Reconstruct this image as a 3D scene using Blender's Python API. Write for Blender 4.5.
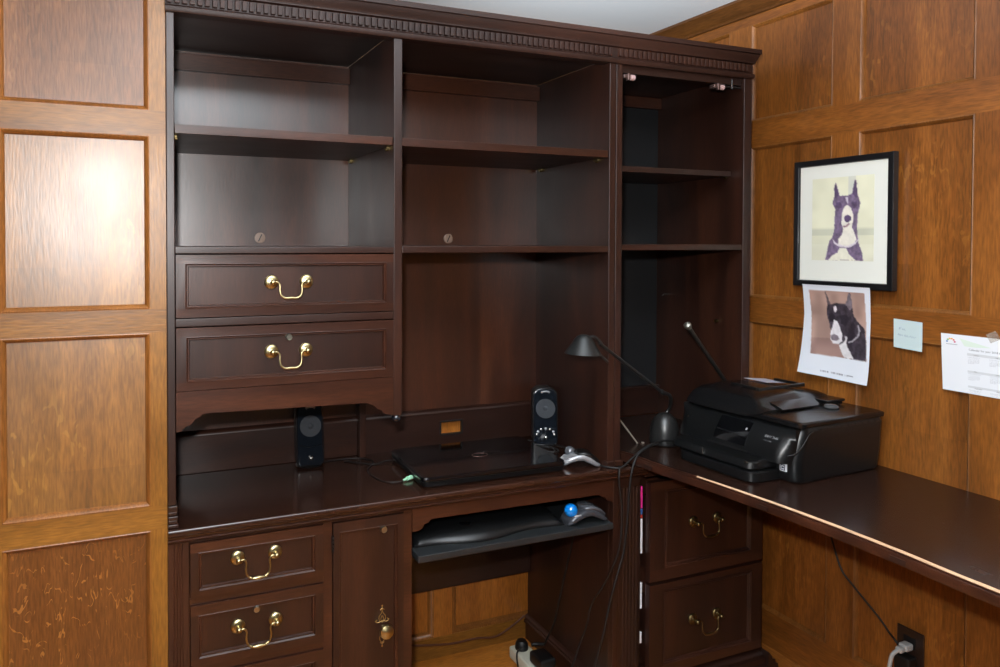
import bpy, bmesh, math, random
from mathutils import Vector, Matrix
random.seed(7)
PI = math.pi
sc = bpy.context.scene
C = sc.collection
for o in list(bpy.data.objects): bpy.data.objects.remove(o)

# ------------------------------------------------------------------ scale: drawing units -> metres (floor at z=-.063 -> 0)
S = 1/1.0864
ZO = .063
def W(p): return Vector((p[0]*S, p[1]*S, (p[2]+ZO)*S))

# ------------------------------------------------------------------ camera, world, flash, exposure
cam = bpy.data.cameras.new('camera'); camo = bpy.data.objects.new('camera', cam); C.objects.link(camo); sc.camera = camo
F_PX, CX, CY, YAW, PITCH, ROLL = 733.387, 420.307, 257.461, .39050, .01913, .00182
cam.sensor_width = 36; cam.sensor_fit = 'HORIZONTAL'; cam.lens = F_PX/1000*36
cam.shift_x = (500-CX)/1000; cam.shift_y = -(333.5-CY)/1000
cam.clip_start = .02; cam.clip_end = 50
fw = Vector((math.sin(YAW)*math.cos(PITCH), math.cos(YAW)*math.cos(PITCH), -math.sin(PITCH)))
r0 = Vector((math.cos(YAW), -math.sin(YAW), 0)); u0 = r0.cross(fw)
rr = math.cos(ROLL)*r0+math.sin(ROLL)*u0; uu = -math.sin(ROLL)*r0+math.cos(ROLL)*u0
M = Matrix(((rr.x, uu.x, -fw.x), (rr.y, uu.y, -fw.y), (rr.z, uu.z, -fw.z))).to_4x4()
M.translation = W((0, 0, 1.42857)); camo.matrix_world = M

world = bpy.data.worlds.new('world'); sc.world = world; world.use_nodes = True
world.node_tree.nodes['Background'].inputs[0].default_value = (.82, .91, 1, 1)
world.node_tree.nodes['Background'].inputs[1].default_value = .025
fl = bpy.data.lights.new('camera_flash', 'POINT'); fl.shadow_soft_size = .03
fl.energy = 116; fl.color = (1, 1, .995)
flo = bpy.data.objects.new('camera_flash', fl); C.objects.link(flo)
flo.location = W((-.06, .02, 1.59))
flo.rotation_euler = fw.to_track_quat('-Z', 'Y').to_euler()
bl = bpy.data.lights.new('ceiling_fill', 'SPOT'); bl.energy = 1150; bl.spot_size = math.radians(60); bl.spot_blend = .75; bl.shadow_soft_size = .05; bl.color = (.93, .97, 1)  # added fill spot that brightens the ceiling; the room has no such lamp
blo = bpy.data.objects.new('ceiling_fill', bl); C.objects.link(blo); blo.location = W((-.03, .0, 1.70))
blo.rotation_euler = Vector((.66, .80, .72)).to_track_quat('-Z', 'Y').to_euler()
sc.view_settings.view_transform = 'Standard'; sc.view_settings.look = 'None'
sc.view_settings.gamma = 1; sc.view_settings.use_curve_mapping = False
sc.view_settings.exposure = 0.0

# ------------------------------------------------------------------ materials
def srgb(r, g, b):
    f = lambda c: (c/255/12.92) if c/255 <= .04045 else ((c/255+.055)/1.055)**2.4
    return (f(r), f(g), f(b), 1)
def simple(name, col, rough=.5, metal=0, coat=0, bump=0, bscale=200, spec=.5, var=.0, trans=0):
    m = bpy.data.materials.new(name); m.use_nodes = True; nt = m.node_tree; b = nt.nodes['Principled BSDF']
    b.inputs['Roughness'].default_value = rough; b.inputs['Metallic'].default_value = metal
    b.inputs['Coat Weight'].default_value = coat; b.inputs['Coat Roughness'].default_value = .08
    b.inputs['Specular IOR Level'].default_value = spec
    b.inputs['Transmission Weight'].default_value = trans
    tc = nt.nodes.new('ShaderNodeTexCoord')
    n = nt.nodes.new('ShaderNodeTexNoise'); n.inputs['Scale'].default_value = bscale; n.inputs['Detail'].default_value = 4
    nt.links.new(tc.outputs['Object'], n.inputs['Vector'])
    mx = nt.nodes.new('ShaderNodeMixRGB'); mx.blend_type = 'MULTIPLY'; mx.inputs[0].default_value = var
    mx.inputs[1].default_value = col; nt.links.new(n.outputs['Fac'], mx.inputs[2])
    nt.links.new(mx.outputs[0], b.inputs['Base Color'])
    if bump:
        bp = nt.nodes.new('ShaderNodeBump'); bp.inputs['Strength'].default_value = bump; bp.inputs['Distance'].default_value = .002
        nt.links.new(n.outputs['Fac'], bp.inputs['Height']); nt.links.new(bp.outputs[0], b.inputs['Normal'])
    return m
def wood(name, dark, mid, light, axis='z', rough=.4, coat=0, cloud=1.0, pore=.32, board=0, fleck=0, bump=.15, spec=.5, across='x', sc1=7, rvar=.06, fpos=.52, lines=False):
    m = bpy.data.materials.new(name); m.use_nodes = True; nt = m.node_tree; N = nt.nodes.new; L = nt.links.new
    b = nt.nodes['Principled BSDF']
    tc = N('ShaderNodeTexCoord'); oi = N('ShaderNodeObjectInfo')
    ml = N('ShaderNodeMath'); ml.operation = 'MULTIPLY'; ml.inputs[1].default_value = 7.3; L(oi.outputs['Random'], ml.inputs[0])
    add = N('ShaderNodeVectorMath'); add.operation = 'ADD'; L(tc.outputs['Object'], add.inputs[0]); L(ml.outputs[0], add.inputs[1])
    def mapped(along, acr=1):
        mp = N('ShaderNodeMapping'); s = {'x': (along, acr, acr), 'y': (acr, along, acr), 'z': (acr, acr, along)}[axis]
        mp.inputs['Scale'].default_value = s; L(add.outputs[0], mp.inputs['Vector']); return mp
    n1 = N('ShaderNodeTexNoise'); n1.inputs['Scale'].default_value = sc1; n1.inputs['Detail'].default_value = 6; n1.inputs['Distortion'].default_value = .7
    n1.inputs['Roughness'].default_value = .62
    L(mapped(.14).outputs[0], n1.inputs['Vector'])
    cr = N('ShaderNodeValToRGB'); e = cr.color_ramp.elements
    e[0].position = .5-.22/cloud; e[0].color = dark; e[1].position = .5+.22/cloud; e[1].color = light
    k = e.new(.5); k.color = mid
    L(n1.outputs['Fac'], cr.inputs[0]); col = cr.outputs[0]
    n2 = N('ShaderNodeTexNoise'); n2.inputs['Scale'].default_value = 260; n2.inputs['Detail'].default_value = 3
    L(mapped(.12).outputs[0], n2.inputs['Vector'])
    mr = N('ShaderNodeMapRange'); mr.inputs[1].default_value = .33; mr.inputs[2].default_value = .66; mr.inputs[3].default_value = 1-pore; mr.inputs[4].default_value = 1+pore*.4
    L(n2.outputs['Fac'], mr.inputs[0])
    mx = N('ShaderNodeMixRGB'); mx.blend_type = 'MULTIPLY'; mx.inputs[0].default_value = 1; L(col, mx.inputs[1]); L(mr.outputs[0], mx.inputs[2]); col = mx.outputs[0]
    if board:
        sp = N('ShaderNodeSeparateXYZ'); L(tc.outputs['Object'], sp.inputs[0])
        dv = N('ShaderNodeMath'); dv.operation = 'DIVIDE'; dv.inputs[1].default_value = .118; L(sp.outputs[across.upper()], dv.inputs[0])
        f = N('ShaderNodeMath'); f.operation = 'FLOOR'; L(dv.outputs[0], f.inputs[0])
        dz = N('ShaderNodeMath'); dz.operation = 'DIVIDE'; dz.inputs[1].default_value = .44; L(sp.outputs['Z'], dz.inputs[0])
        fz = N('ShaderNodeMath'); fz.operation = 'FLOOR'; L(dz.outputs[0], fz.inputs[0])
        cb = N('ShaderNodeCombineXYZ'); L(f.outputs[0], cb.inputs[0]); L(fz.outputs[0], cb.inputs[1])
        wn = N('ShaderNodeTexWhiteNoise'); wn.noise_dimensions = '2D'; L(cb.outputs[0], wn.inputs['Vector'])
        m2 = N('ShaderNodeMapRange'); m2.inputs[3].default_value = 1-board; m2.inputs[4].default_value = 1+board; L(wn.outputs['Value'], m2.inputs[0])
        mx = N('ShaderNodeMixRGB'); mx.blend_type = 'MULTIPLY'; mx.inputs[0].default_value = 1; L(col, mx.inputs[1]); L(m2.outputs[0], mx.inputs[2]); col = mx.outputs[0]
    if fleck:   # ray fleck of quarter-sawn oak: short wavy lighter dashes
        n3 = N('ShaderNodeTexNoise'); n3.inputs['Scale'].default_value = 60; n3.inputs['Detail'].default_value = 1.0; n3.inputs['Distortion'].default_value = 1.2
        L(mapped(.36).outputs[0], n3.inputs['Vector'])
        a = N('ShaderNodeValToRGB'); a.color_ramp.elements[0].position = .60; a.color_ramp.elements[1].position = .66
        if lines:   # thin wriggling lines: narrow bands round the mid value of a distorted noise
            n3.inputs['Scale'].default_value = 30; n3.inputs['Distortion'].default_value = 2.2
            sb = N('ShaderNodeMath'); sb.operation = 'SUBTRACT'; sb.inputs[1].default_value = .5; L(n3.outputs['Fac'], sb.inputs[0])
            ab = N('ShaderNodeMath'); ab.operation = 'ABSOLUTE'; L(sb.outputs[0], ab.inputs[0])
            n6 = N('ShaderNodeTexNoise'); n6.inputs['Scale'].default_value = 38; L(add.outputs[0], n6.inputs['Vector'])
            r6 = N('ShaderNodeMapRange'); r6.inputs[1].default_value = .47; r6.inputs[2].default_value = .6; r6.inputs[3].default_value = -.002; r6.inputs[4].default_value = .028; L(n6.outputs['Fac'], r6.inputs[0])
            df = N('ShaderNodeMath'); df.operation = 'SUBTRACT'; L(r6.outputs[0], df.inputs[0]); L(ab.outputs[0], df.inputs[1])
            a.color_ramp.elements[0].position = .0; a.color_ramp.elements[1].position = .012; L(df.outputs[0], a.inputs[0])
        else: L(n3.outputs['Fac'], a.inputs[0])
        n4 = N('ShaderNodeTexNoise'); n4.inputs['Scale'].default_value = 3.2; L(add.outputs[0], n4.inputs['Vector'])
        a2 = N('ShaderNodeValToRGB'); a2.color_ramp.elements[0].position = fpos-.06; a2.color_ramp.elements[1].position = fpos+.08; L(n4.outputs['Fac'], a2.inputs[0])
        mm = N('ShaderNodeMath'); mm.operation = 'MULTIPLY'; L(a.outputs[0], mm.inputs[0]); L(a2.outputs[0], mm.inputs[1])
        m3 = N('ShaderNodeMath'); m3.operation = 'MULTIPLY'; m3.inputs[1].default_value = fleck; L(mm.outputs[0], m3.inputs[0])
        mx = N('ShaderNodeMixRGB'); mx.blend_type = 'MIX'; L(m3.outputs[0], mx.inputs[0]); L(col, mx.inputs[1])
        mx.inputs[2].default_value = (light[0]*1.45, light[1]*1.7, light[2]*1.7, 1); col = mx.outputs[0]
    L(col, b.inputs['Base Color'])
    rm = N('ShaderNodeMapRange'); rm.inputs[3].default_value = rough-rvar; rm.inputs[4].default_value = rough+rvar
    n5 = N('ShaderNodeTexNoise'); n5.inputs['Scale'].default_value = 12; n5.inputs['Detail'].default_value = 5; L(mapped(.5).outputs[0], n5.inputs['Vector'])
    L(n5.outputs['Fac'], rm.inputs[0]); L(rm.outputs[0], b.inputs['Roughness'])
    b.inputs['Coat Weight'].default_value = coat; b.inputs['Coat Roughness'].default_value = .1; b.inputs['Specular IOR Level'].default_value = spec
    bp = N('ShaderNodeBump'); bp.inputs['Strength'].default_value = bump; bp.inputs['Distance'].default_value = .0015
    ad = N('ShaderNodeMath'); ad.operation = 'ADD'; L(n2.outputs['Fac'], ad.inputs[0]); L(n5.outputs['Fac'], ad.inputs[1])
    L(ad.outputs[0], bp.inputs['Height']); L(bp.outputs[0], b.inputs['Normal'])
    return m
OAK = (srgb(94, 58, 20), srgb(124, 81, 29), srgb(146, 99, 40))
OAKR = (srgb(92, 52, 18), srgb(126, 74, 27), srgb(150, 93, 38))
oak_panel = wood('oak_panel', *OAK, axis='z', rough=.38, spec=.95, board=.13, fleck=.35, pore=.32)
oak_rail = wood('oak_rail', *OAK, axis='x', rough=.36, pore=.3, fleck=.15)
oak_stile = wood('oak_stile', *OAK, axis='z', rough=.36, pore=.3)
oakr_panel = wood('oak_wall_panel', *OAKR, axis='z', rough=.36, board=.14, fleck=.3, pore=.32, across='y')
oakr_rail = wood('oak_wall_rail', *OAKR, axis='y', rough=.36, pore=.3, fleck=.1)
oakr_stile = wood('oak_wall_stile', *OAKR, axis='z', rough=.36, pore=.3)
oak_mould = wood('oak_moulding', srgb(96, 56, 22), srgb(126, 78, 32), srgb(150, 96, 44), axis='z', rough=.40, pore=.3)
oak_brown = wood('oak_brown_panel', srgb(92, 58, 34), srgb(112, 72, 42), srgb(136, 90, 52), axis='z', rough=.38, board=.10, fleck=.25, pore=.32, spec=.6)
oak_flecked = wood('oak_flecked_panel', srgb(88, 50, 20), srgb(104, 62, 26), srgb(124, 76, 34), axis='z', rough=.34, board=.10, fleck=.8, pore=.3, fpos=.38, spec=.6, lines=True)
oak_under = wood('oak_wainscot', srgb(120, 70, 24), srgb(152, 92, 34), srgb(176, 112, 48), axis='z', rough=.36, pore=.3, board=.08)
oak_crown = wood('oak_crown', srgb(60, 36, 16), srgb(92, 56, 24), srgb(124, 78, 34), axis='y', rough=.4, pore=.3)
floor_m = wood('oak_floor', srgb(140, 82, 26), srgb(172, 106, 38), srgb(196, 130, 56), axis='x', rough=.34, pore=.3, board=.12, across='y')
MAH = (srgb(27, 14, 10), srgb(41, 21, 14), srgb(61, 33, 21))
mah_v = wood('mahogany_vertical', *MAH, axis='z', rough=.37, pore=.2, bump=.08, spec=.5)
mah_h = wood('mahogany_horizontal', *MAH, axis='x', rough=.37, pore=.2, bump=.08, spec=.5)
mah_y = wood('mahogany_depthwise', *MAH, axis='y', rough=.36, pore=.25, bump=.08)
mah_red = wood('mahogany_red_edge', srgb(38, 20, 13), srgb(53, 28, 18), srgb(73, 40, 25), axis='x', rough=.32, pore=.3, bump=.08)
mah_back = wood('mahogany_back_veneer', srgb(34, 17, 10), srgb(58, 29, 17), srgb(88, 48, 28), axis='z', rough=.32, pore=.25, board=.08, bump=.04, cloud=.9, spec=.95)
mah_dull = wood('mahogany_dull', srgb(30, 17, 12), srgb(44, 24, 17), srgb(60, 34, 23), axis='x', rough=.5, pore=.2, bump=.05, spec=.35)
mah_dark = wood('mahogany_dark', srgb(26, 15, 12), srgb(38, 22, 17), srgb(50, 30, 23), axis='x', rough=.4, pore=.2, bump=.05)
mah_top = wood('mahogany_polished_top', srgb(32, 18, 13), srgb(44, 25, 18), srgb(58, 34, 24), axis='x', rough=.15, pore=.2, bump=.02, rvar=.04)
mah_table = wood('mahogany_table_top', srgb(30, 17, 13), srgb(36, 21, 16), srgb(43, 26, 19), axis='y', rough=.25, pore=.2, bump=.03)
black_panel = simple('black_back_panel', srgb(23, 24, 26), .55, bump=.1, bscale=60)
brass = simple('brass', srgb(186, 172, 128), .30, 1, bump=.05, bscale=60, var=.3)
brass_old = simple('tarnished_brass', srgb(128, 112, 76), .38, 1, bump=.05, bscale=60, var=.4)
steel = simple('steel', srgb(190, 190, 185), .25, 1)
nickel = simple('lock_metal', srgb(172, 170, 156), .3, 1)
black_pl = simple('black_plastic', srgb(13, 14, 15), .33, bump=.04, bscale=900)
black_gloss = simple('black_gloss', srgb(10, 11, 13), .09, coat=.5)
black_lid = simple('printer_lid_black', srgb(17, 17, 18), .22, bump=.04, bscale=500)
rubber = simple('black_rubber', srgb(12, 12, 13), .5)
navy_gloss = simple('navy_gloss', srgb(15, 20, 27), .12, coat=.6)
mesh_grey = simple('speaker_cone_grey', srgb(72, 76, 82), .5, .3, bump=.8, bscale=1400, var=.5)
silver_pl = simple('silver_plastic', srgb(150, 152, 156), .3, .45)
grey_dark = simple('dark_grey_metal', srgb(62, 62, 62), .33, .75)
tray_m = simple('charcoal_tray', srgb(32, 35, 37), .4, bump=.2, bscale=500)
blue_ball = simple('blue_ball', srgb(12, 120, 205), .08, coat=.8)
grey_ball = simple('grey_ball', srgb(90, 94, 100), .15, .3, coat=.5)
white_pl = simple('ivory_plastic', srgb(196, 196, 180), .45)
grey_cab = simple('light_grey_plastic', srgb(176, 178, 178), .45)
green_pl = simple('pale_green_plastic', srgb(150, 205, 170), .4)
paper_w = simple('white_paper', srgb(226, 229, 234), .7, bump=.05, bscale=30)
mat_w = simple('mat_board', srgb(222, 224, 216), .8, spec=.2)
note_b = simple('pale_blue_paper', srgb(188, 205, 206), .75)
ink = simple('grey_ink', srgb(96, 98, 104), .7); ink2 = simple('faint_blue_ink', srgb(128, 150, 172), .7)
pale_grey = simple('pale_grey_print', srgb(205, 208, 212), .7)
magenta = simple('magenta_card', srgb(205, 40, 130), .5); bluec = simple('blue_card', srgb(50, 90, 150), .5); redc = simple('red_card', srgb(170, 50, 40), .5)
bare_wood = wood('bare_wood', srgb(170, 132, 100), srgb(196, 160, 126), srgb(214, 182, 148), axis='y', rough=.6, pore=.2)
frame_blk = simple('black_frame', srgb(18, 18, 20), .35, coat=.2)
ceil_m = simple('white_ceiling_plaster', srgb(232, 238, 243), .9, bump=.12, bscale=45, spec=.2)
gold_paint = simple('gold_paint', srgb(150, 118, 70), .45, .6)
hinge_m = simple('hinge_metal', srgb(120, 100, 96), .4, .8); pink_pl = simple('pinkish_plastic', srgb(190, 160, 158), .5)
tape_m = simple('clear_tape', srgb(225, 215, 200), .15, trans=.6)
tape_m.node_tree.nodes['Principled BSDF'].inputs['Alpha'].default_value = .45
lilac = simple('pale_lilac_label', srgb(176, 178, 194), .45)
glass_m = simple('picture_glass', (1, 1, 1, 1), .03, trans=1)
def attr_mat(name, rough=.6):
    m = bpy.data.materials.new(name); m.use_nodes = True; nt = m.node_tree
    a = nt.nodes.new('ShaderNodeAttribute'); a.attribute_name = 'print'
    nt.links.new(a.outputs['Color'], nt.nodes['Principled BSDF'].inputs['Base Color'])
    nt.nodes['Principled BSDF'].inputs['Roughness'].default_value = rough
    return m
print_m = attr_mat('photo_print', .5)

# ------------------------------------------------------------------ geometry helpers (drawing units)
def NB(): return bmesh.new()
def quad(bm, pts, want=None, mi=0):
    n = (Vector(pts[1])-Vector(pts[0])).cross(Vector(pts[2])-Vector(pts[0]))
    if want is not None and n.dot(Vector(want)) < 0: pts = pts[::-1]
    f = bm.faces.new([bm.verts.new(p) for p in pts]); f.material_index = mi; return f
def box(bm, x0, x1, y0, y1, z0, z1, bev=.002, mi=0, rot=None, seg=2):
    r = bmesh.ops.create_cube(bm, size=1); vs = r['verts']
    for v in vs: v.co = Vector(((x0+x1)/2+v.co.x*(x1-x0), (y0+y1)/2+v.co.y*(y1-y0), (z0+z1)/2+v.co.z*(z1-z0)))
    fs = set(f for v in vs for f in v.link_faces)
    for f in fs: f.material_index = mi
    if bev:
        b = min(bev, .45*min(x1-x0, y1-y0, z1-z0)); es = list(set(e for v in vs for e in v.link_edges))
        r2 = bmesh.ops.bevel(bm, geom=es, offset=b, segments=seg, affect='EDGES', profile=.5)
        vs = list(set(v for f in r2['faces'] for v in f.verts) | set(v for v in vs if v.is_valid))
    if rot:
        c, a, ax = rot; bmesh.ops.rotate(bm, verts=vs, cent=c, matrix=Matrix.Rotation(a, 3, ax))
    return vs
def prism(bm, pts, axis, a0, a1, mi=0, smooth=False):
    """closed 2-D outline extruded along axis; axis 'x': pts=(y,z); 'y': (x,z); 'z': (x,y)"""
    P = {'x': lambda p, a: (a, p[0], p[1]), 'y': lambda p, a: (p[0], a, p[1]), 'z': lambda p, a: (p[0], p[1], a)}[axis]
    A = [bm.verts.new(P(p, a0)) for p in pts]; B = [bm.verts.new(P(p, a1)) for p in pts]; n = len(pts); fs = []
    fs.append(bm.faces.new(A)); fs.append(bm.faces.new(B[::-1]))
    for i in range(n): fs.append(bm.faces.new((A[i], B[i], B[(i+1) % n], A[(i+1) % n])))
    for f in fs: f.material_index = mi
    bmesh.ops.recalc_face_normals(bm, faces=fs); return A+B
def smoothpath(pts, n=8):
    pts = [Vector(p) for p in pts]; P = [2*pts[0]-pts[1]]+pts+[2*pts[-1]-pts[-2]]; o = []
    for i in range(1, len(P)-2):
        for k in range(n):
            t = k/n; a, b, c, d = P[i-1], P[i], P[i+1], P[i+2]
            o.append(.5*((2*b)+(c-a)*t+(2*a-5*b+4*c-d)*t*t+(3*b-a-3*c+d)*t**3))
    o.append(pts[-1]); return o
def tube(bm, path, r, seg=10, mi=0):
    """r: a number or a function of t 0..1"""
    path = [Vector(p) for p in path]; n = len(path); rings = []; nrm = None
    for i, p in enumerate(path):
        t = (path[min(i+1, n-1)]-path[max(i-1, 0)]).normalized()
        if nrm is None:
            nrm = t.orthogonal().normalized()
        else: nrm = (nrm-t*nrm.dot(t)).normalized()
        b = t.cross(nrm); rad = r(i/(n-1)) if callable(r) else r
        rings.append([bm.verts.new(p+rad*(math.cos(2*PI*k/seg)*nrm+math.sin(2*PI*k/seg)*b)) for k in range(seg)])
    fs = []
    for i in range(n-1):
        for k in range(seg): fs.append(bm.faces.new((rings[i][k], rings[i][(k+1) % seg], rings[i+1][(k+1) % seg], rings[i+1][k])))
    fs.append(bm.faces.new(rings[0][::-1])); fs.append(bm.faces.new(rings[-1]))
    for f in fs: f.material_index = mi
def lathe(bm, prof, origin, axis='z', seg=32, mi=0, M=None):
    """prof: list of (radius, along)"""
    ax = {'x': Vector((1, 0, 0)), 'y': Vector((0, 1, 0)), 'z': Vector((0, 0, 1)), '-y': Vector((0, -1, 0)), '-x': Vector((-1, 0, 0))}[axis] if isinstance(axis, str) else Vector(axis)
    ax = ax.normalized(); u = ax.orthogonal().normalized(); v = ax.cross(u); o = Vector(origin); rings = []
    for r, a in prof:
        if r < 1e-6: rings.append([bm.verts.new(o+ax*a)])
        else: rings.append([bm.verts.new(o+ax*a+r*(math.cos(2*PI*k/seg)*u+math.sin(2*PI*k/seg)*v)) for k in range(seg)])
    fs = []
    for A, B in zip(rings, rings[1:]):
        if len(A) == 1 and len(B) == 1: continue
        for k in range(seg):
            k2 = (k+1) % seg
            if len(A) == 1: fs.append(bm.faces.new((A[0], B[k2], B[k])))
            elif len(B) == 1: fs.append(bm.faces.new((A[k], A[k2], B[0])))
            else: fs.append(bm.faces.new((A[k], A[k2], B[k2], B[k])))
    for R_, rev in ((rings[0], True), (rings[-1], False)):
        if len(R_) > 1: fs.append(bm.faces.new(R_[::-1] if rev else R_))
    for f in fs: f.material_index = mi
    bmesh.ops.recalc_face_normals(bm, faces=fs)
def loft(bm, rings, cap=True, mi=0, closed=True):
    R_ = [[bm.verts.new(p) for p in r] for r in rings]; n = len(R_[0]); fs = []
    for A, B in zip(R_, R_[1:]):
        for k in range(n if closed else n-1): fs.append(bm.faces.new((A[k], A[(k+1) % n], B[(k+1) % n], B[k])))
    if cap: fs.append(bm.faces.new(R_[0][::-1])); fs.append(bm.faces.new(R_[-1]))
    for f in fs: f.material_index = mi
    bmesh.ops.recalc_face_normals(bm, faces=fs)
def panelled(bm, P, out, u0, u1, v0, v1, openings, prof, dback, mis=(0, 0, 0, 0)):
    """framed-and-panelled solid. P(u,v,d)->xyz, d grows into the body. mis: panel, rail, stile, moulding slots"""
    us = sorted({u0, u1, *[a for o in openings for a in o[:2]]}); vs = sorted({v0, v1, *[a for o in openings for a in o[2:4]]})
    for a, b in zip(us, us[1:]):
        for c, d in zip(vs, vs[1:]):
            mu, mv = (a+b)/2, (c+d)/2
            if any(o[0] < mu < o[1] and o[2] < mv < o[3] for o in openings): continue
            isrow = any(o[2] < mv < o[3] for o in openings)
            quad(bm, [P(a, c, 0), P(b, c, 0), P(b, d, 0), P(a, d, 0)], out, mis[2] if isrow else mis[1])
    for o in openings:
        pu = [(0, 0)]+list(prof)
        for (i0, d0), (i1, d1) in zip(pu, pu[1:]):
            A = [(o[0]+i0, o[2]+i0), (o[1]-i0, o[2]+i0), (o[1]-i0, o[3]-i0), (o[0]+i0, o[3]-i0)]
            B = [(o[0]+i1, o[2]+i1), (o[1]-i1, o[2]+i1), (o[1]-i1, o[3]-i1), (o[0]+i1, o[3]-i1)]
            for k in range(4):
                k2 = (k+1) % 4; pts = [P(*A[k], d0), P(*A[k2], d0), P(*B[k2], d1), P(*B[k], d1)]
                cen = [((o[0]+o[1])/2), ((o[2]+o[3])/2)]
                inn = Vector(P(*cen, 0))-Vector(P((A[k][0]+A[k2][0])/2, (A[k][1]+A[k2][1])/2, 0)); inn.normalize()
                quad(bm, pts, (Vector(out)+inn*(.2 if d1 >= d0 else -.2)), mis[3])
        i1, d1 = pu[-1]
        quad(bm, [P(o[0]+i1, o[2]+i1, d1), P(o[1]-i1, o[2]+i1, d1), P(o[1]-i1, o[3]-i1, d1), P(o[0]+i1, o[3]-i1, d1)], out, o[4] if len(o) > 4 else mis[0])
    c = [(u0, v0), (u1, v0), (u1, v1), (u0, v1)]
    cen = Vector(P((u0+u1)/2, (v0+v1)/2, dback/2))
    for k in range(4):
        k2 = (k+1) % 4; pts = [P(*c[k], 0), P(*c[k2], 0), P(*c[k2], dback), P(*c[k], dback)]
        quad(bm, pts, sum((Vector(p) for p in pts), Vector())/4-cen, mis[2] if k % 2 else mis[1])
    quad(bm, [P(*q, dback) for q in c], -Vector(out), mis[1])

roots = {}
def rootloc(o):
    while o.parent: o = o.parent
    return o.location
def obj(name, bm, mats, parent=None, loc=None, sharp=46, label=None, cat=None, group=None, kind=None):
    bmesh.ops.remove_doubles(bm, verts=bm.verts, dist=1e-5)
    ca = math.cos(math.radians(sharp))
    for f in bm.faces: f.smooth = True
    for e in bm.edges:
        if len(e.link_faces) != 2 or e.link_faces[0].normal.dot(e.link_faces[1].normal) < ca: e.smooth = False
    me = bpy.data.meshes.new(name); bm.to_mesh(me); bm.free()
    org = rootloc(parent) if parent else (W(loc) if loc else Vector((0, 0, 0)))
    for v in me.vertices: v.co = W(v.co)-org
    for m in (mats if isinstance(mats, (list, tuple)) else [mats]): me.materials.append(m)
    o = bpy.data.objects.new(name, me); C.objects.link(o)
    wn = o.modifiers.new('weighted_normal', 'WEIGHTED_NORMAL'); wn.keep_sharp = True; wn.weight = 80
    if parent: o.parent = parent
    else: o.location = org
    tag(o, label, cat, group, kind); return o
def tag(o, label=None, cat=None, group=None, kind=None):
    if label: o['label'] = label
    if cat: o['category'] = cat
    if group: o['group'] = group
    if kind: o['kind'] = kind
    return o
def thing(name, loc, label, cat, group=None):
    o = bpy.data.objects.new(name, None); C.objects.link(o); o.location = W(loc); o.empty_display_size = .05
    return tag(o, label, cat, group)
def copy_tree(o, parent=None):
    c = o.copy(); C.objects.link(c); c.parent = parent
    for ch in list(o.children): copy_tree(ch, c)
    return c
def struct(name, bm, m, **k): return obj(name, bm, m, kind='structure', **k)
def B(name, mat, parent, *boxes, bev=.002, **k):
    bm = NB()
    for b in boxes: box(bm, *b, bev=bev)
    return obj(name, bm, mat, parent, **k)
def Py(y0): return lambda u, v, d: (u, y0+d, v)
def Px(x0): return lambda u, v, d: (x0+d, u, v)

HF, HB, WX, FZ, CZ, WT = 1.874, 2.300, 2.102, -.063, 2.304, .733

# ================================================================== THE ROOM
bm = NB(); box(bm, -1.6, 2.4, -1.6, 2.6, FZ-.05, FZ, 0); struct('floor', bm, floor_m)
bm = NB(); box(bm, -1.6, 2.4, -1.6, 2.6, CZ, CZ+.05, 0); struct('ceiling', bm, ceil_m)
MP = [(.003, -.002), (.007, .001), (.011, .007), (.012, .011)]
rows = [(1.746, 2.22), (1.269, 1.686), (.790, 1.212), (.20, .732)]
cols = [(-1.50, -1.16), (-1.06, -.72), (-.63, -.335+.0), (-.248, .070)]
bm = NB(); panelled(bm, Py(1.880), (0, -1, 0), -1.6, .1072, FZ, CZ, [(a, b, c, d, 4 if d < .8 else (5 if c > 1.7 else 0)) for a, b in cols for c, d in rows], MP, .10, (0, 1, 2, 3))
struct('wall_left', bm, [oak_panel, oak_rail, oak_stile, oak_mould, oak_flecked, oak_brown])
rows = [(1.865, 2.212), (1.237, 1.776), (.14, 1.154)]
cols = [(2.09, 2.40), (1.664, 1.992), (1.244, 1.575), (.826, 1.156), (.41, .738), (-.01, .322), (-.43, -.10), (-.85, -.52)]
bm = NB(); panelled(bm, Px(WX), (-1, 0, 0), -1.6, 2.56, FZ, CZ, [(a, b, c, d) for a, b in cols for c, d in rows], MP, .10, (0, 1, 2, 3))
struct('wall_right', bm, [oakr_panel, oakr_rail, oakr_stile, oak_mould])
# wall behind the furniture: wainscot below, set-back plane above
bm = NB(); panelled(bm, Py(2.392), (0, -1, 0), -.6, 2.47, FZ, 1.0, [(-.55, .30, .012, .9), (.39, 1.04, .012, .9), (1.112, 1.80, .012, .9)], [(.003, -.004), (.010, -.003), (.018, .008), (.020, .013)], .08, (0, 1, 2, 3))
box(bm, -.6, 2.47, 2.53, 2.56, 1.0, CZ, 0, 1); box(bm, .3, 2.0, 2.316, 2.392, .71, .90, .004, 2)
struct('wall_back', bm, [oak_under, oak_rail, oak_under, oak_mould])
bm = NB(); pr = [(WX, CZ), (WX-.046, CZ), (WX-.046, CZ-.010), (WX-.034, CZ-.020), (WX-.026, CZ-.036), (WX-.012, CZ-.046), (WX-.010, CZ-.058), (WX, CZ-.060)]
prism(bm, [(a, b) for a, b in pr], 'y', -1.6, 2.53); struct('trim_1', bm, oak_crown)
bm = NB(); prism(bm, [(WX, FZ), (WX-.014, FZ), (WX-.014, FZ+.06), (WX-.008, FZ+.075), (WX, FZ+.08)], 'y', -1.6, 2.39); struct('baseboard_right', bm, oakr_rail)

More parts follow.
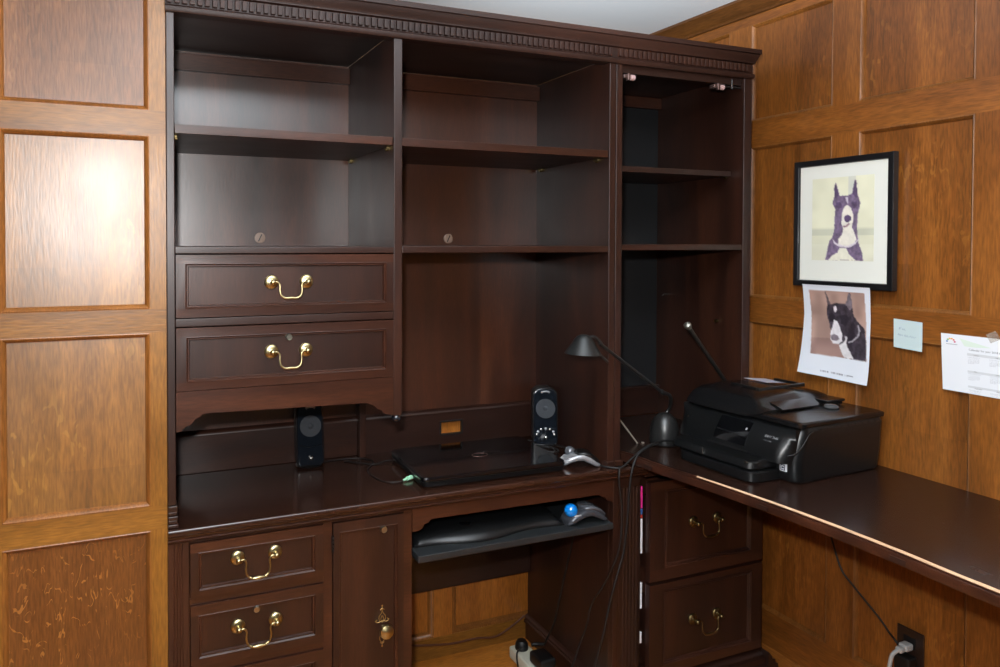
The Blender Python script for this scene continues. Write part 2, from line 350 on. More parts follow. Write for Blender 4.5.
# ================================================================== WALL BOOKCASES (hutch units)
def pull(name, x, y, z, half, drop, mat, parent, fancy=False):
    """brass bail pull on the face y; posts at x +- half"""
    bm = NB()
    for s in (-1, 1):
        lathe(bm, [(0, -.002), (.0175, -.002), (.0185, .0012), (.0178, .0035), (.0140, .0060), (.0105, .0068), (.0095, .0095), (.0055, .0105), (.0048, .018), (.0070, .0205), (.0075, .0245), (.005, .028), (0, .029)], (x+s*half, y, z), '-y', 24)
    a, d = half, drop
    if fancy: pts = [(-a, 0), (-a+.012, .002), (-a+.018, -.006), (-a+.017, -d*.45), (-a+.020, -d*.78), (-a+.030, -d*.97), (-.010, -d), (.010, -d), (a-.030, -d*.97), (a-.020, -d*.78), (a-.017, -d*.45), (a-.018, -.006), (a-.012, .002), (a, 0)]
    else: pts = [(-a, 0), (-a+.010, .001), (-a+.017, -.006), (-a+.017, -d*.5), (-a+.020, -d*.82), (-a+.030, -d), (0, -d), (a-.030, -d), (a-.020, -d*.82), (a-.017, -d*.5), (a-.017, -.006), (a-.010, .001), (a, 0)]
    path = smoothpath([(x+p[0], y-.024-.004*min(1, -p[1]/d), z+p[1]) for p in pts], 6)
    if fancy: rf = lambda t: .0026+.0022*math.exp(-((t-.5)/.05)**2)+.0014*math.exp(-((t-.38)/.025)**2)+.0014*math.exp(-((t-.62)/.025)**2)
    else: rf = lambda t: .0024+.0008*math.exp(-((t-.5)/.2)**2)
    tube(bm, path, rf, 10)
    return obj(name, bm, mat, parent, sharp=50)
def lock(x, y, z, r, parent, name='lock'):
    bm = NB(); lathe(bm, [(0, 0), (r, 0), (r, .0105), (r*.82, .0125), (r*.78, .0115), (0, .0115)], (x, y, z), '-y', 20)
    box(bm, x-r*.12, x+r*.12, y-.0122, y-.010, z-r*.55, z+r*.55, 0)
    return obj(name, bm, nickel, parent)
DP = [(.001, -.001), (.004, .003), (.007, .003), (.009, .009)]
def drawer(name, x0, x1, z0, z1, yf, th, op, parent, mats=(mah_v, mah_red, mah_v, mah_red)):
    bm = NB(); panelled(bm, Py(yf), (0, -1, 0), x0, x1, z0, z1, [op], DP, th, (0, 1, 2, 3))
    return obj(name, bm, list(mats), parent)

def cornice(bm, x0, x1, ret=False):
    pr = [(HF+.004, 1.985), (1.868, 1.985), (1.864, 1.990), (1.864, 1.998), (1.870, 2.003), (1.870, 2.032), (1.862, 2.035), (1.862, 2.040), (1.857, 2.046), (1.852, 2.056), (1.850, 2.062), (1.845, 2.064), (1.845, 2.078), (HF+.03, 2.078), (HF+.03, 1.985)]
    if not ret: prism(bm, pr, 'x', x0, x1)
    else:
        # mitred return round the right-hand end
        f = lambda y: x1-.006+(HF-y)*.55
        n = len(pr); A = [bm.verts.new((x0, y, z)) for y, z in pr]; Bv = [bm.verts.new((f(y), y, z)) for y, z in pr]; D = [bm.verts.new((f(y), HB+.02, z)) for y, z in pr]
        fs = [bm.faces.new(A)]
        for i in range(n):
            j = (i+1) % n
            fs.append(bm.faces.new((A[i], Bv[i], Bv[j], A[j]))); fs.append(bm.faces.new((Bv[i], D[i], D[j], Bv[j])))
        fs.append(bm.faces.new(D[::-1])); bmesh.ops.recalc_face_normals(bm, faces=fs)
def dentils(bm, x0, x1):
    x = x0
    while x < x1-.012:
        box(bm, x, x+.0115, 1.8625, 1.8715, 2.006, 2.030, .001, seg=1); x += .0178

h = thing('bookcase', (.76, 2.09, WT), 'wide mahogany bookcase with two open bays and two drawers, standing on the worktop', 'bookcase')
# sides and divider
B('side_panel', mah_v, h, (.1080, .127, HF, HB+.015, .787, 2.0))
bm = NB()
for z0, z1, e in ((.7335, .742, .007), (.742, .752, .004), (.752, .762, .007), (.762, .772, .003), (.772, .787, .005)): box(bm, .1080, .128+e*.5, HF-e, HF+.05, z0, z1, .002)
obj('foot_moulding', bm, mah_h, h)
B('divider', mah_v, h, (.693, .718, HF, HB, .957, 2.0))
B('divider', mah_v, h, (.720, .742, 2.262, HB, WT, .957))
B('side_panel', mah_v, h, (1.4015, 1.4245, HF, HB+.015, .7335, 2.0))
bm = NB(); box(bm, 1.397, 1.4245, HF-.007, HF+.02, .7335, .752, .003); obj('foot_moulding', bm, mah_h, h)
B('top_panel', mah_dark, h, (.127, .693, HF+.008, HB, 1.999, 2.018), (.718, 1.4015, HF+.008, HB, 1.999, 2.018))
# backs
for x0, x1 in ((.127, .693), (.718, 1.4015)):
    B('back_panel', mah_back, h, (x0, .7175 if x0 < .5 else x1, HB, HB+.012, .8615, 1.999), bev=0)
    B('back_cleat', mah_red, h, (x0, x1, HB-.020, HB-.0005, 1.940, 1.990))
bm = NB(); box(bm, .127, .720, HB-.008, HB+.006, .733, .846); prism(bm, [(HB+.012, .846), (HB-.014, .846), (HB-.014, .852), (HB-.006, .860), (HB+.012, .862)], 'x', .127, .720)
obj('lower_backboard', bm, mah_h, h)
bm = NB()
for a in ((.742, 1.4015, .733, .772), (.742, 1.4015, .815, .846), (.742, 1.021, .772, .815), (1.101, 1.4015, .772, .815)): box(bm, a[0], a[1], HB-.008, HB+.006, a[2], a[3], 0)
prism(bm, [(HB+.012, .846), (HB-.014, .846), (HB-.014, .852), (HB-.006, .860), (HB+.012, .862)], 'x', .742, 1.4015)
obj('lower_backboard', bm, mah_h, h)
bm = NB()
for a in ((1.017, 1.105, .768, .773), (1.017, 1.105, .814, .819), (1.017, 1.022, .768, .819), (1.100, 1.105, .768, .819)): box(bm, a[0], a[1], HB-.011, HB-.002, a[2], a[3], .001)
obj('cable_slot_rim', bm, rubber, h)
# shelves
def shelf(x0, x1, y0, z0, z1, parent, red=True, y1=HB):
    s = B('shelf', mah_h, parent, (x0+.001, x1-.001, y0+.003, y1-.001, z0, z1))
    bm = NB(); box(bm, x0+.001, x1-.001, y0, y0+.0035, z0, z1, .0008); obj('edge_band', bm, mah_red if red else mah_dark, s); return s
shelf(.127, .693, HF+.006, 1.696, 1.718, h); shelf(.718, 1.4015, HF+.006, 1.695, 1.717, h)
B('fixed_shelf', mah_h, h, (.127, .693, HF, HB, 1.402, 1.420)); B('fixed_shelf', mah_h, h, (.718, 1.4015, HF, HB, 1.402, 1.422))
pins = [(.131, HF+.05), (.689, HF+.045), (.689, HB-.035), (.722, HF+.045), (1.397, HF+.06), (1.397, HB-.035)]
for x, y in pins:
    s = 1 if x in (.131, .722) else -1
    bm = NB(); box(bm, x-.005, x+.005, y-.013, y+.013, 1.6885, 1.6955, .001); tube(bm, [(x-s*.004, y, 1.688), (x+s*.006, y, 1.688)], .004, 8); obj('shelf_pin', bm, brass_old, h)
for x in (.407, 1.050):
    bm = NB(); lathe(bm, [(0, 0), (.0165, 0), (.0165, .003), (.0155, .004), (0, .0042)], (x, HB, 1.445), '-y', 28)
    p = obj('screw_cap', bm, simple('cap_brown', srgb(120, 98, 84), .45), h)
    bm = NB(); box(bm, x-.0016, x+.0016, HB-.0048, HB-.004, 1.445-.012, 1.445+.012, 0, rot=((x, HB, 1.445), .45, 'Y')); obj('slot', bm, rubber, p)
# drawers in the left bay
B('drawer_rail', mah_h, h, (.127, .693, HF+.0, HF+.05, 1.2225, 1.2435))
B('bay_floor', mah_dark, h, (.127, .693, HF+.03, HB, 1.060, 1.072))
d = drawer('drawer', .1285, .6915, 1.2455, 1.3995, HF-.003, .35, (.150, .672, 1.267, 1.378), h)
pull('pull', .4070, HF+.006, 1.329, .0455, .040, brass, d)
d = drawer('drawer', .1285, .6915, 1.066, 1.2205, HF-.003, .35, (.152, .672, 1.086, 1.198), h)
pull('pull', .4060, HF+.006, 1.151, .0450, .041, brass, d); lock(.4055, HF+.006, 1.187, .0085, d)
bm = NB(); ap = [(.128, 1.0645), (.692, 1.0645), (.692, .959), (.682, .962), (.665, .966), (.658, .976), (.645, .980), (.638, .988), (.628, .992), (.618, .999), (.22, 1.007), (.190, 1.007), (.183, .998), (.172, .995), (.163, .983), (.148, .978), (.140, .968), (.128, .966)]
prism(bm, ap, 'y', HF-.002, HF+.018); obj('apron', bm, mah_red, h)
bm = NB(); lathe(bm, [(0, 0), (.010, .001), (.0135, .006), (.0135, .012), (.009, .017), (0, .018)], (.704, HF+.01, .957), (0, 0, -1), 20); obj('round_glide', bm, navy_gloss, h, label='small round black glide under the divider')
bm = NB(); cornice(bm, .1065, 1.4255); c = obj('cornice', bm, mah_dull, h)
bm = NB(); dentils(bm, .110, 1.420); obj('dentil_moulding', bm, mah_dull, c)

g = thing('bookcase', (1.7, 2.09, .768), 'narrow mahogany bookcase with a black back panel, beside the oak wall', 'bookcase')
B('side_panel', mah_v, g, (1.4265, 1.450, HF, HB+.015, .7335, 2.0))
B('side_panel', mah_v, g, (1.948, 1.982, HF, HB+.015, .7685, 2.0))
bm = NB(); box(bm, 1.4262, 1.455, HF-.007, HF+.02, .7335, .752, .003); obj('foot_moulding', bm, mah_h, g)
B('top_panel', mah_dark, g, (1.450, 1.948, HF+.008, HB, 1.992, 2.012))
B('back_panel', black_panel, g, (1.450, 1.948, HB, HB+.012, .87, 1.992), bev=0)
B('back_cleat', mah_red, g, (1.450, 1.948, HB-.020, HB-.0005, 1.948, 1.991))
bm = NB(); box(bm, 1.450, 1.948, HB-.012, HB+.006, .7685, .870); box(bm, 1.450, 1.948, HB-.022, HB+.0, .870, .880); obj('lower_backboard', bm, mah_h, g)
shelf(1.450, 1.948, 1.928, 1.660, 1.678, g, red=False)
B('fixed_shelf', mah_h, g, (1.450, 1.948, HF+.004, HB, 1.408, 1.427))
B('door_head_rail', mah_dark, g, (1.450, 1.948, HF+.012, HF+.030, 1.962, 1.992))
for x in (1.478, 1.842):
    bm = NB(); box(bm, x-.022, x-.004, HF+.002, HF+.026, 1.944, 1.957, .002); box(bm, x-.008, x+.002, HF+.000, HF+.012, 1.938, 1.960, .002)
    k = obj('hinge_catch', bm, hinge_m, g)
    bm = NB(); lathe(bm, [(0, 0), (.008, 0), (.009, .004), (.009, .014), (0, .015)], (x+.004, HF+.006, 1.948), 'x', 16); obj('roller', bm, pink_pl, k)
bm = NB(); box(bm, 1.868, 1.946, HF+.012, HF+.022, 1.952, 1.957, .001); tube(bm, [(1.905, HF+.012, 1.980), (1.905, HF+.012, 1.948)], .004, 8); obj('hinge_bracket', bm, grey_dark, g)
bm = NB(); tube(bm, [(1.948, 1.985, 1.158), (1.936, 1.985, 1.158)], .006, 10); obj('shelf_peg', bm, brass_old, g)
bm = NB(); tube(bm, [(1.948, 2.24, 1.236), (1.930, 2.24, 1.236), (1.926, 2.24, 1.230)], .002, 8); obj('wire_hook', bm, steel, g)
bm = NB(); tube(bm, [(1.948, 1.95, 1.662), (1.940, 1.95, 1.655)], .005, 8); obj('shelf_pin', bm, brass_old, g)
bm = NB(); cornice(bm, 1.4255, 1.984, True); c = obj('cornice', bm, mah_dull, g)
bm = NB(); dentils(bm, 1.430, 1.975)
obj('dentil_moulding', bm, mah_dull, c)

# ================================================================== LOWER CABINETS
def flutes(bm, x0, x1, y, z0, z1, n=4, yb=None, pad=.010):
    yb = yb or y+.02; pts = [(x0, y)]; w = (x1-x0-2*pad)/n
    for i in range(n):
        c = x0+pad+w*(i+.5); r = w*.36
        for k in range(7):
            a = PI*k/6; pts.append((c-r*math.cos(a), y+r*.9*math.sin(a)))
    pts += [(x1, y), (x1, yb), (x0, yb)]
    prism(bm, pts, 'z', z0, z1)
t = thing('worktop', (.83, 2.08, WT-.03), 'long polished dark mahogany worktop with a moulded front edge, under the bookcase and laptop', 'worktop')
bm = NB(); pr = [(HB+.085, WT), (1.860, WT), (1.855, WT-.003), (1.853, WT-.010), (1.856, WT-.017), (1.862, WT-.020), (1.862, WT-.025), (HB+.085, WT-.025)]
prism(bm, pr, 'x', .108, 1.545); obj('top', bm, mah_top, t)
bm = NB(); prism(bm, [(HB, WT-.0255), (1.863, WT-.0255), (1.859, WT-.029), (1.861, WT-.034), (1.868, WT-.038), (HB, WT-.038)], 'x', .108, 1.545); obj('edge_moulding', bm, mah_red, t)
bm = NB(); kn = [(.749, .6945), (1.4235, .6945), (1.4235, .621), (1.413, .627), (1.402, .630), (1.396, .640), (1.383, .643), (1.374, .650), (1.355, .652), (.815, .657), (.805, .656), (.797, .648), (.784, .645), (.779, .634), (.767, .629), (.749, .628)]
prism(bm, kn, 'y', HF, HF+.018); obj('apron', bm, mah_red, t)

p = thing('pedestal_cabinet', (.43, 2.1, FZ), 'mahogany base cabinet with brass-handled drawers and a narrow door, left of the kneehole', 'cabinet')
B('body', mah_v, p, (.108, .748, HF+.022, 2.385, FZ, .6945))
bm = NB(); flutes(bm, .108, .1535, HF, FZ+.08, .690); box(bm, .108, .1535, HF-.002, HF+.021, FZ, FZ+.08); box(bm, .108, .1535, HF+.0, HF+.021, .690, .6945, 0); obj('fluted_pilaster', bm, mah_v, p)
bm = NB()
for a in ((.1535, .158, FZ, .6945), (.496, .5205, FZ, .6945), (.7225, .748, FZ, .6945), (.158, .496, .6885, .6945), (.158, .496, .533, .5505), (.158, .496, .358, .374), (.158, .496, FZ, .11), (.5205, .7225, FZ, .045), (.5205, .7225, .6875, .6945)):
    box(bm, a[0], a[1], HF+.001, HF+.021, a[2], a[3], .001)
obj('face_frame', bm, mah_red, p)
d = drawer('drawer', .1592, .4948, .5515, .6875, HF-.005, .30, (.178, .474, .568, .664), p); pull('pull', .3215, HF+.003, .633, .0475, .047, brass, d, True)
d = drawer('drawer', .1592, .4948, .3755, .5320, HF-.005, .30, (.178, .474, .398, .507), p); pull('pull', .3225, HF+.003, .458, .0480, .046, brass, d, True); lock(.3200, HF+.003, .497, .0085, d)
drawer('drawer', .1592, .4948, .112, .3565, HF-.005, .30, (.178, .474, .135, .330), p)
d = drawer('door', .5215, .7215, .047, .6865, HF-.005, .02, (.538, .705, .070, .662), p, (mah_v, mah_v, mah_v, mah_red))
lock(.664, HF+.004, .650, .009, d)
bm = NB()
for q in range(4): tube(bm, [(.520, HF-.007, .612+q*.011), (.520, HF-.007, .621+q*.011)], .0035, 8)
obj('hinge', bm, rubber, d)
bm = NB(); lathe(bm, [(0, 0), (.007, 0), (.006, .010), (.008, .014), (.0165, .018), (.0195, .023), (.0185, .031), (.010, .036), (0, .037)], (.666, HF+.004, .377), '-y', 28); obj('knob', bm, brass, d)
bmU, bmL = NB(), NB()
def curl(pts, r=.0011): tube(bmU if pts[0][1] > .38 else bmL, smoothpath([(x, HF+.0035, z) for x, z in pts], 5), r, 6)
x0 = .662
for s in (-1, 1):
    curl([(x0, .392), (x0+s*.008, .398), (x0+s*.009, .408), (x0+s*.002, .418), (x0, .428)])
    curl([(x0, .394), (x0+s*.004, .400), (x0+s*.001, .410)])
    curl([(x0, .362), (x0+s*.007, .352), (x0+s*.006, .343), (x0, .335)])
    curl([(x0+s*.002, .395), (x0+s*.014, .393), (x0+s*.019, .397), (x0+s*.014, .401)])
curl([(x0-.006, .426), (x0, .430), (x0+.006, .426)]); curl([(x0, .425), (x0, .437)]); curl([(x0-.006, .337), (x0, .333), (x0+.006, .337)]); curl([(x0, .338), (x0, .326)])
for a in ((x0-.018, .397), (x0+.018, .397), (x0, .437), (x0, .326)): lathe(bmU if a[1] > .38 else bmL, [(0, 0), (.0028, .0005), (0, .0018)], (a[0], HF+.004, a[1]), '-y', 8)
obj('painted_escutcheon', bmU, gold_paint, d); obj('painted_escutcheon', bmL, gold_paint, d)

k = thing('support_pedestal', (1.48, 2.1, FZ), 'narrow fluted mahogany pedestal holding the worktop, right of the kneehole', 'pedestal')
B('body', mah_v, k, (1.4245, 1.530, HF+.022, 2.388, FZ, .6945))
bm = NB(); box(bm, 1.4245, 1.446, HF, HF+.0215, FZ, .6945, .002); flutes(bm, 1.446, 1.530, HF, FZ+.08, .66, 5, HF+.0215); box(bm, 1.446, 1.530, HF, HF+.0215, .66, .6945, .002); box(bm, 1.446, 1.530, HF-.003, HF+.0215, FZ, FZ+.08, .002)
obj('fluted_pilaster', bm, mah_v, k)
bm = NB(); prism(bm, [(1.4245, FZ), (1.416, FZ), (1.416, -.006), (1.409, .000), (1.409, .008), (1.414, .012), (1.411, .018), (1.416, .026), (1.4245, .030)], 'y', HF, 2.388); obj('baseboard_moulding', bm, mah_y, k)
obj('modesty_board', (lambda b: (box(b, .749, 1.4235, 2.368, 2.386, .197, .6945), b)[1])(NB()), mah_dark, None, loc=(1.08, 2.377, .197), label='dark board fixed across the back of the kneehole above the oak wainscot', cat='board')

# file cabinet
f = thing('file_cabinet', (1.79, 2.1, FZ), 'dark mahogany two-drawer file cabinet under the side table, drawers slightly open', 'file cabinet')
B('body', mah_v, f, (1.552, 2.028, 1.935, 2.385, FZ, .715))
B('top_rail', mah_h, f, (1.5475, 2.03, HF, 1.935, .684, .7345))
bm = NB(); box(bm, 1.548, 2.034, HF-.026, 1.94, FZ, .010, .002); prism(bm, [(HF-.004, .046), (HF-.024, .030), (HF-.026, .022), (HF-.036, .018), (HF-.038, .004), (HF-.050, -.002), (HF-.052, -.020), (HF-.044, FZ), (1.94, FZ), (1.94, .046)], 'x', 1.548, 2.042)
prism(bm, [(2.030, .046), (2.046, .030), (2.048, .020), (2.060, .016), (2.062, .002), (2.074, -.002), (2.076, -.020), (2.070, FZ), (2.03, FZ)], 'y', HF-.05, 2.38)
obj('plinth_moulding', bm, mah_h, f)
FP = [(.001, -.003), (.004, -.003), (.007, .003), (.010, .001), (.014, .007)]
for z0, z1, o in ((.356, .674, (1.605, 1.972, .392, .645)), (.052, .345, (1.600, 1.976, .080, .325))):
    bm = NB(); panelled(bm, Py(1.848), (0, -1, 0), 1.5475, 2.022, z0, z1, [o], FP, .022, (0, 1, 2, 3)); d = obj('drawer', bm, [mah_v, mah_h, mah_v, mah_h], f)
    bm = NB(); box(bm, 1.575, 1.585, 1.870, 2.30, z0+.03, z1-.06, .001); box(bm, 1.99, 2.0, 1.870, 2.30, z0+.03, z1-.06, .001); box(bm, 1.575, 2.0, 1.870, 2.30, z0+.02, z0+.03, .001); obj('drawer_box', bm, mah_y, d)
    zz = .525 if z0 > .2 else .205
    pull('pull', 1.777, 1.853, zz, .0505, .045, brass_old, d, True)
for i, (z0, z1, m, nm, lb) in enumerate(((.585, .655, magenta, 'folder', 'magenta card folder edge at the top of the gap beside the file cabinet'), (.565, .583, bluec, 'folder', 'blue card edge just below the magenta folder'), (.553, .564, redc, 'folder', 'thin red card edge below the blue one'), (.440, .551, paper_w, 'paper_stack', 'white papers showing in the gap beside the upper file drawer'), (.262, .345, paper_w, 'paper_stack', 'white papers in the gap at the top of the lower file drawer'), (.150, .185, paper_w, 'paper_stack', 'short white paper edge lowest in the gap by the file cabinet'))):
    bm = NB(); box(bm, 1.5325, 1.5430, 1.880, 1.931, z0, z1, .0005); obj(nm, bm, m, None, loc=(1.537, 1.91, z0), label=lb, cat='folder' if nm == 'folder' else 'papers')

# return table along the right wall
tb = thing('side_table', (1.8, 1.2, .735), 'dark mahogany table plank along the oak wall with a chipped front edge, carrying the printer', 'table')
edge = smoothpath([(1.462, 2.28), (1.470, 1.985), (1.492, 1.89), (1.503, 1.76), (1.528, 1.62), (1.545, 1.48), (1.553, 1.36), (1.562, 1.20), (1.560, 1.05), (1.553, .95), (1.553, .80), (1.553, .40), (1.553, -.2)], 4)
ed = [(e.x if hasattr(e, 'x') else e[0], e[1]) for e in [Vector((a[0], a[1], 0)) for a in edge]] if False else None
def sp2(pts, n=4): return [(v.x, v.y) for v in smoothpath([(a, b, 0) for a, b in pts], n)]
EP = [(1.4525, 2.285), (1.4525, 1.985), (1.492, 1.89), (1.503, 1.76), (1.525, 1.62), (1.541, 1.48), (1.552, 1.36), (1.560, 1.20), (1.560, 1.05), (1.555, .95), (1.554, .80), (1.553, .40), (1.553, -.2)]
E2 = EP[:1]+sp2(EP[1:])
bm = NB(); prism(bm, E2+[(WX-.002, -.2), (WX-.002, 2.285)], 'z', .7355, .768); bm.faces.ensure_lookup_table(); obj('top', bm, mah_table, tb)
bm = NB(); ring = []
pth = E2[2:]
rs = []
for i, (x, y) in enumerate(pth):
    rs.append([(x-.0065, y, .7365), (x-.0075, y, .742), (x-.0075, y, .7565), (x-.0045, y, .7595), (x-.0065, y, .762), (x-.0055, y, .7668), (x-.0005, y, .7668), (x-.0005, y, .7365)])
loft(bm, rs); obj('edge_band', bm, mah_red, tb)
# strip of bare wood where the veneer edge has chipped away
ch = [(y, x) for x, y in pth if .45 < y < 1.64]
rs = []
random.seed(3)
for y, x in ch:
    w = .0008+.0046*max(0, math.sin(PI*min(1, max(0, (1.64-y)/1.15))))**.8*(.9+.2*random.random())
    rs.append([(x-.0070, y, .7650), (x-.0058, y, .7672), (x-.0058+w, y, .7686), (x-.0058+w+.001, y, .7660)])
bm = NB(); loft(bm, rs); obj('chipped_edge', bm, bare_wood, tb, label='pale bare wood where the front edge has chipped')
for y in (1.795, 1.41, 1.06):
    bm = NB(); box(bm, 0, .0022, y-.018, y+.018, .740, .7515, .0005)
    xx = min(pth, key=lambda q: abs(q[1]-y))[0]-.0085
    for v in bm.verts: v.co.x += xx
    obj('edge_patch', bm, mah_dark, tb)

# ================================================================== KEYBOARD TRAY, KEYBOARD, TRACKBALLS
tr = thing('keyboard_tray', (1.08, 2.05, .549), 'charcoal pull-out keyboard tray hanging in the kneehole under the worktop', 'tray')
TZ = .569
bm = NB(); box(bm, .757, 1.405, 1.847, 2.26, .549, TZ, .0025); obj('tray_board', bm, tray_m, tr)
for x in (.753, 1.4135):
    bm = NB(); box(bm, x-.0035, x+.0085, 1.90, 2.25, TZ-.016, TZ-.004, .001); obj('runner', bm, rubber, tr)
kb = thing('keyboard', (1.01, 1.98, TZ), 'black curved ergonomic keyboard with wavy wrist rest lying on the pull-out tray', 'keyboard')
bm = NB(); NX, NY = 49, 15
def kbz(s, v):   # s across 0..1, v from front 0..1
    return .010+.028*math.sin(min(1, v*2.6)*PI/2)**.7+.008*math.cos((s-.5)*2*PI)*min(1, v*2)+.006*v
def kbp(s, v, top=True):
    x = .764+s*.490; yf = 1.882+.012*math.sin(s*2*PI*1.5+.6)+.012*(2*s-1)**2
    y = yf+v*(2.115-yf); return (x, y, TZ+(kbz(s, v)*min(1, 1.0-max(0, abs(2*s-1)-.93)*9) if top else .0005))
G = [[bm.verts.new(kbp(i/(NX-1), j/(NY-1))) for i in range(NX)] for j in range(NY)]
G0 = [[bm.verts.new(kbp(i/(NX-1), j/(NY-1), False)) for i in range(NX)] for j in (0, NY-1)]
for j in range(NY-1):
    for i in range(NX-1): bm.faces.new((G[j][i], G[j][i+1], G[j+1][i+1], G[j+1][i]))
for i in range(NX-1):
    bm.faces.new((G0[0][i], G0[0][i+1], G[0][i+1], G[0][i])); bm.faces.new((G[-1][i], G[-1][i+1], G0[1][i+1], G0[1][i]))
bm.faces.new([G0[0][0]]+[G[j][0] for j in range(NY)]+[G0[1][0]]); bm.faces.new([G0[0][-1]]+[G[j][-1] for j in range(NY)]+[G0[1][-1]]); bm.faces.new(G0[0]+G0[1][::-1])
bmesh.ops.recalc_face_normals(bm, faces=bm.faces); obj('case', bm, black_pl, kb, sharp=60)
bm = NB(); lathe(bm, [(0, 0), (.019, .001), (.017, .0035), (0, .004)], (.940, 1.935, TZ+kbz(.36, .24)-.003), 'z', 24); obj('badge', bm, black_gloss, kb)
# keys: six staggered rows, each key a part
for rw_ in range(5):
    v = .50+rw_*.105
    for q in range(17):
        s = (q+.5+(.25 if rw_ % 2 else 0))/17.6
        if abs(s-.5) < .02: continue
        x, y, z = kbp(s, v); bm = NB(); vs = box(bm, x-.0112, x+.0112, y-.0105, y+.0105, z-.002, z+.008, .0025)
        obj('key', bm, black_pl, kb)
def trackball(loc, ang, name, label, bodym, topm, ballm, k=1, bp=(-.032, .002)):
    """arched thumb trackball: ball at the left, palm hump at the right"""
    T = thing(name, loc, label, 'trackball'); x0, y0, z0 = loc
    c, s = math.cos(ang), math.sin(ang)
    def Q(x, y, z): x, y, z = x*k, y*k, z*k; return (x0+c*x-s*y, y0+s*x+c*y, z0+z)
    # arch-shaped side skirt, lofted along its length
    def ring(x, hw, zt, zb, n=16):
        r = []
        for k in range(n):
            a = 2*PI*k/n; ca, sa = math.cos(a), math.sin(a)
            yy = hw*math.copysign(abs(ca)**.7, ca); zz = (zt+zb)/2+(zt-zb)/2*math.copysign(abs(sa)**.6, sa); r.append(Q(x, yy, zz))
        return r
    prof = [(-.068, .022, .012, .0), (-.064, .030, .020, 0), (-.052, .036, .031, .002), (-.030, .038, .040, .014), (-.008, .037, .047, .020), (.014, .036, .049, .020), (.036, .036, .042, .010), (.056, .034, .024, .001), (.070, .028, .013, .0), (.078, .014, .006, 0)]
    bm = NB(); loft(bm, [ring(*q) for q in prof]); obj('body', bm, bodym, T, sharp=70)
    prof2 = [(-.016, .012, .050, .040), (-.006, .030, .054, .040), (.018, .0345, .0555, .040), (.040, .0345, .048, .032), (.058, .031, .034, .018), (.072, .014, .021, .010)]
    bm = NB(); loft(bm, [ring(*q) for q in prof2]); obj('palm_cover', bm, topm, T, sharp=70)
    bm = NB(); bmesh.ops.create_uvsphere(bm, u_segments=28, v_segments=16, radius=.0205*k)
    cc = Vector(Q(bp[0], bp[1], .043))
    for v in bm.verts: v.co += cc
    obj('ball', bm, ballm, T)
    bm = NB(); tube(bm, smoothpath([Q(-.050, -.030, .030), Q(-.044, -.033, .032), Q(-.030, -.0360, .034)], 5), .0025, 8); obj('button', bm, silver_pl, T)
trackball((1.328, 1.895, TZ), -.05, 'trackball_mouse', 'dark grey trackball with a bright blue ball on the right end of the keyboard tray', simple('charcoal_gloss', srgb(70, 72, 78), .2, .4), simple('graphite_gloss', srgb(84, 86, 92), .18, .4), blue_ball, 1, (-.050, -.010))
trackball((1.335, 1.932, WT), -.42, 'trackball_mouse', 'silver and black trackball on the worktop beside the right speaker', silver_pl, black_pl, grey_ball, .86, (-.028, .020))

# ================================================================== LAPTOP
lt = thing('laptop', (1.045, 2.075, WT), 'closed glossy black laptop lying on the worktop below the cable slot', 'laptop')
def laptop_slab(bm, z0, z1, ins=0, r=.02):
    hw, hd = .238-ins, .158-ins; pts = []
    for cx, cy, a0 in ((hw-r, -hd+r, -PI/2), (hw-r, hd-r, 0), (-hw+r, hd-r, PI/2), (-hw+r, -hd+r, PI)):
        for q in range(6): a = a0+PI/2*q/5; pts.append((cx+r*math.cos(a), cy+r*math.sin(a)))
    a = -.055; sk = .03
    tf = lambda p, z: (1.036+math.cos(a)*p[0]-math.sin(a)*p[1]+0*sk, 2.052+math.sin(a)*p[0]*.35+math.cos(a)*p[1], z)
    return pts, tf
def lslab(levels):
    bm = NB(); rs = []
    for z, ins in levels:
        pts, tf = laptop_slab(bm, 0, 0, ins); rs.append([tf(p, z) for p in pts])
    loft(bm, rs); return bm
obj('base', lslab([(WT+.0015, .012), (WT+.004, .004), (WT+.012, .001), (WT+.0185, .0)]), black_pl, lt, sharp=40)
obj('lid', lslab([(WT+.0195, .001), (WT+.025, .0), (WT+.0305, .002), (WT+.0325, .006)]), black_gloss, lt, sharp=40)
bm = NB(); pth_ = [(1.045+.026*math.cos(a), 2.045+.017*math.sin(a), WT+.0328) for a in [2*PI*q/32 for q in range(33)]]; tube(bm, pth_, .0009, 6)
obj('oval_badge', bm, simple('badge_outline', srgb(110, 84, 78), .3, .8), lt)
for q in range(5):
    bm = NB(); box(bm, .828+q*.0085, .8325+q*.0085, 1.8955, 1.8975, WT+.008, WT+.0115, .0005); obj('status_light', bm, grey_dark, lt)
bm = NB(); tube(bm, [(.8085, 2.000, WT+.008), (.801, 1.997, WT+.008)], .004, 10); tube(bm, [(.801, 1.997, WT+.008), (.777, 1.988, WT+.007)], .0062, 12); tube(bm, smoothpath([(.777, 1.988, WT+.007), (.770, 1.986, WT+.006), (.765, 1.984, WT+.005)]), .0036, 10)
pl = obj('audio_plug', bm, green_pl, None, loc=(.79, 1.99, WT), label='pale green audio plug in the left side of the laptop', cat='plug')
bm = NB(); tube(bm, smoothpath([(.764, 1.984, WT+.004), (.745, 1.982, WT+.003), (.715, 2.00, WT+.002), (.700, 2.05, WT+.002), (.70, 2.12, WT+.002), (.745, 2.20, WT+.002), (.72, 2.25, WT+.002), (.64, 2.262, WT+.002), (.60, 2.25, WT+.002)]), .0017, 8)
obj('cable', bm, rubber, None, loc=(.70, 2.1, WT), label='thin black cable from the green plug to the left speaker', cat='cable')
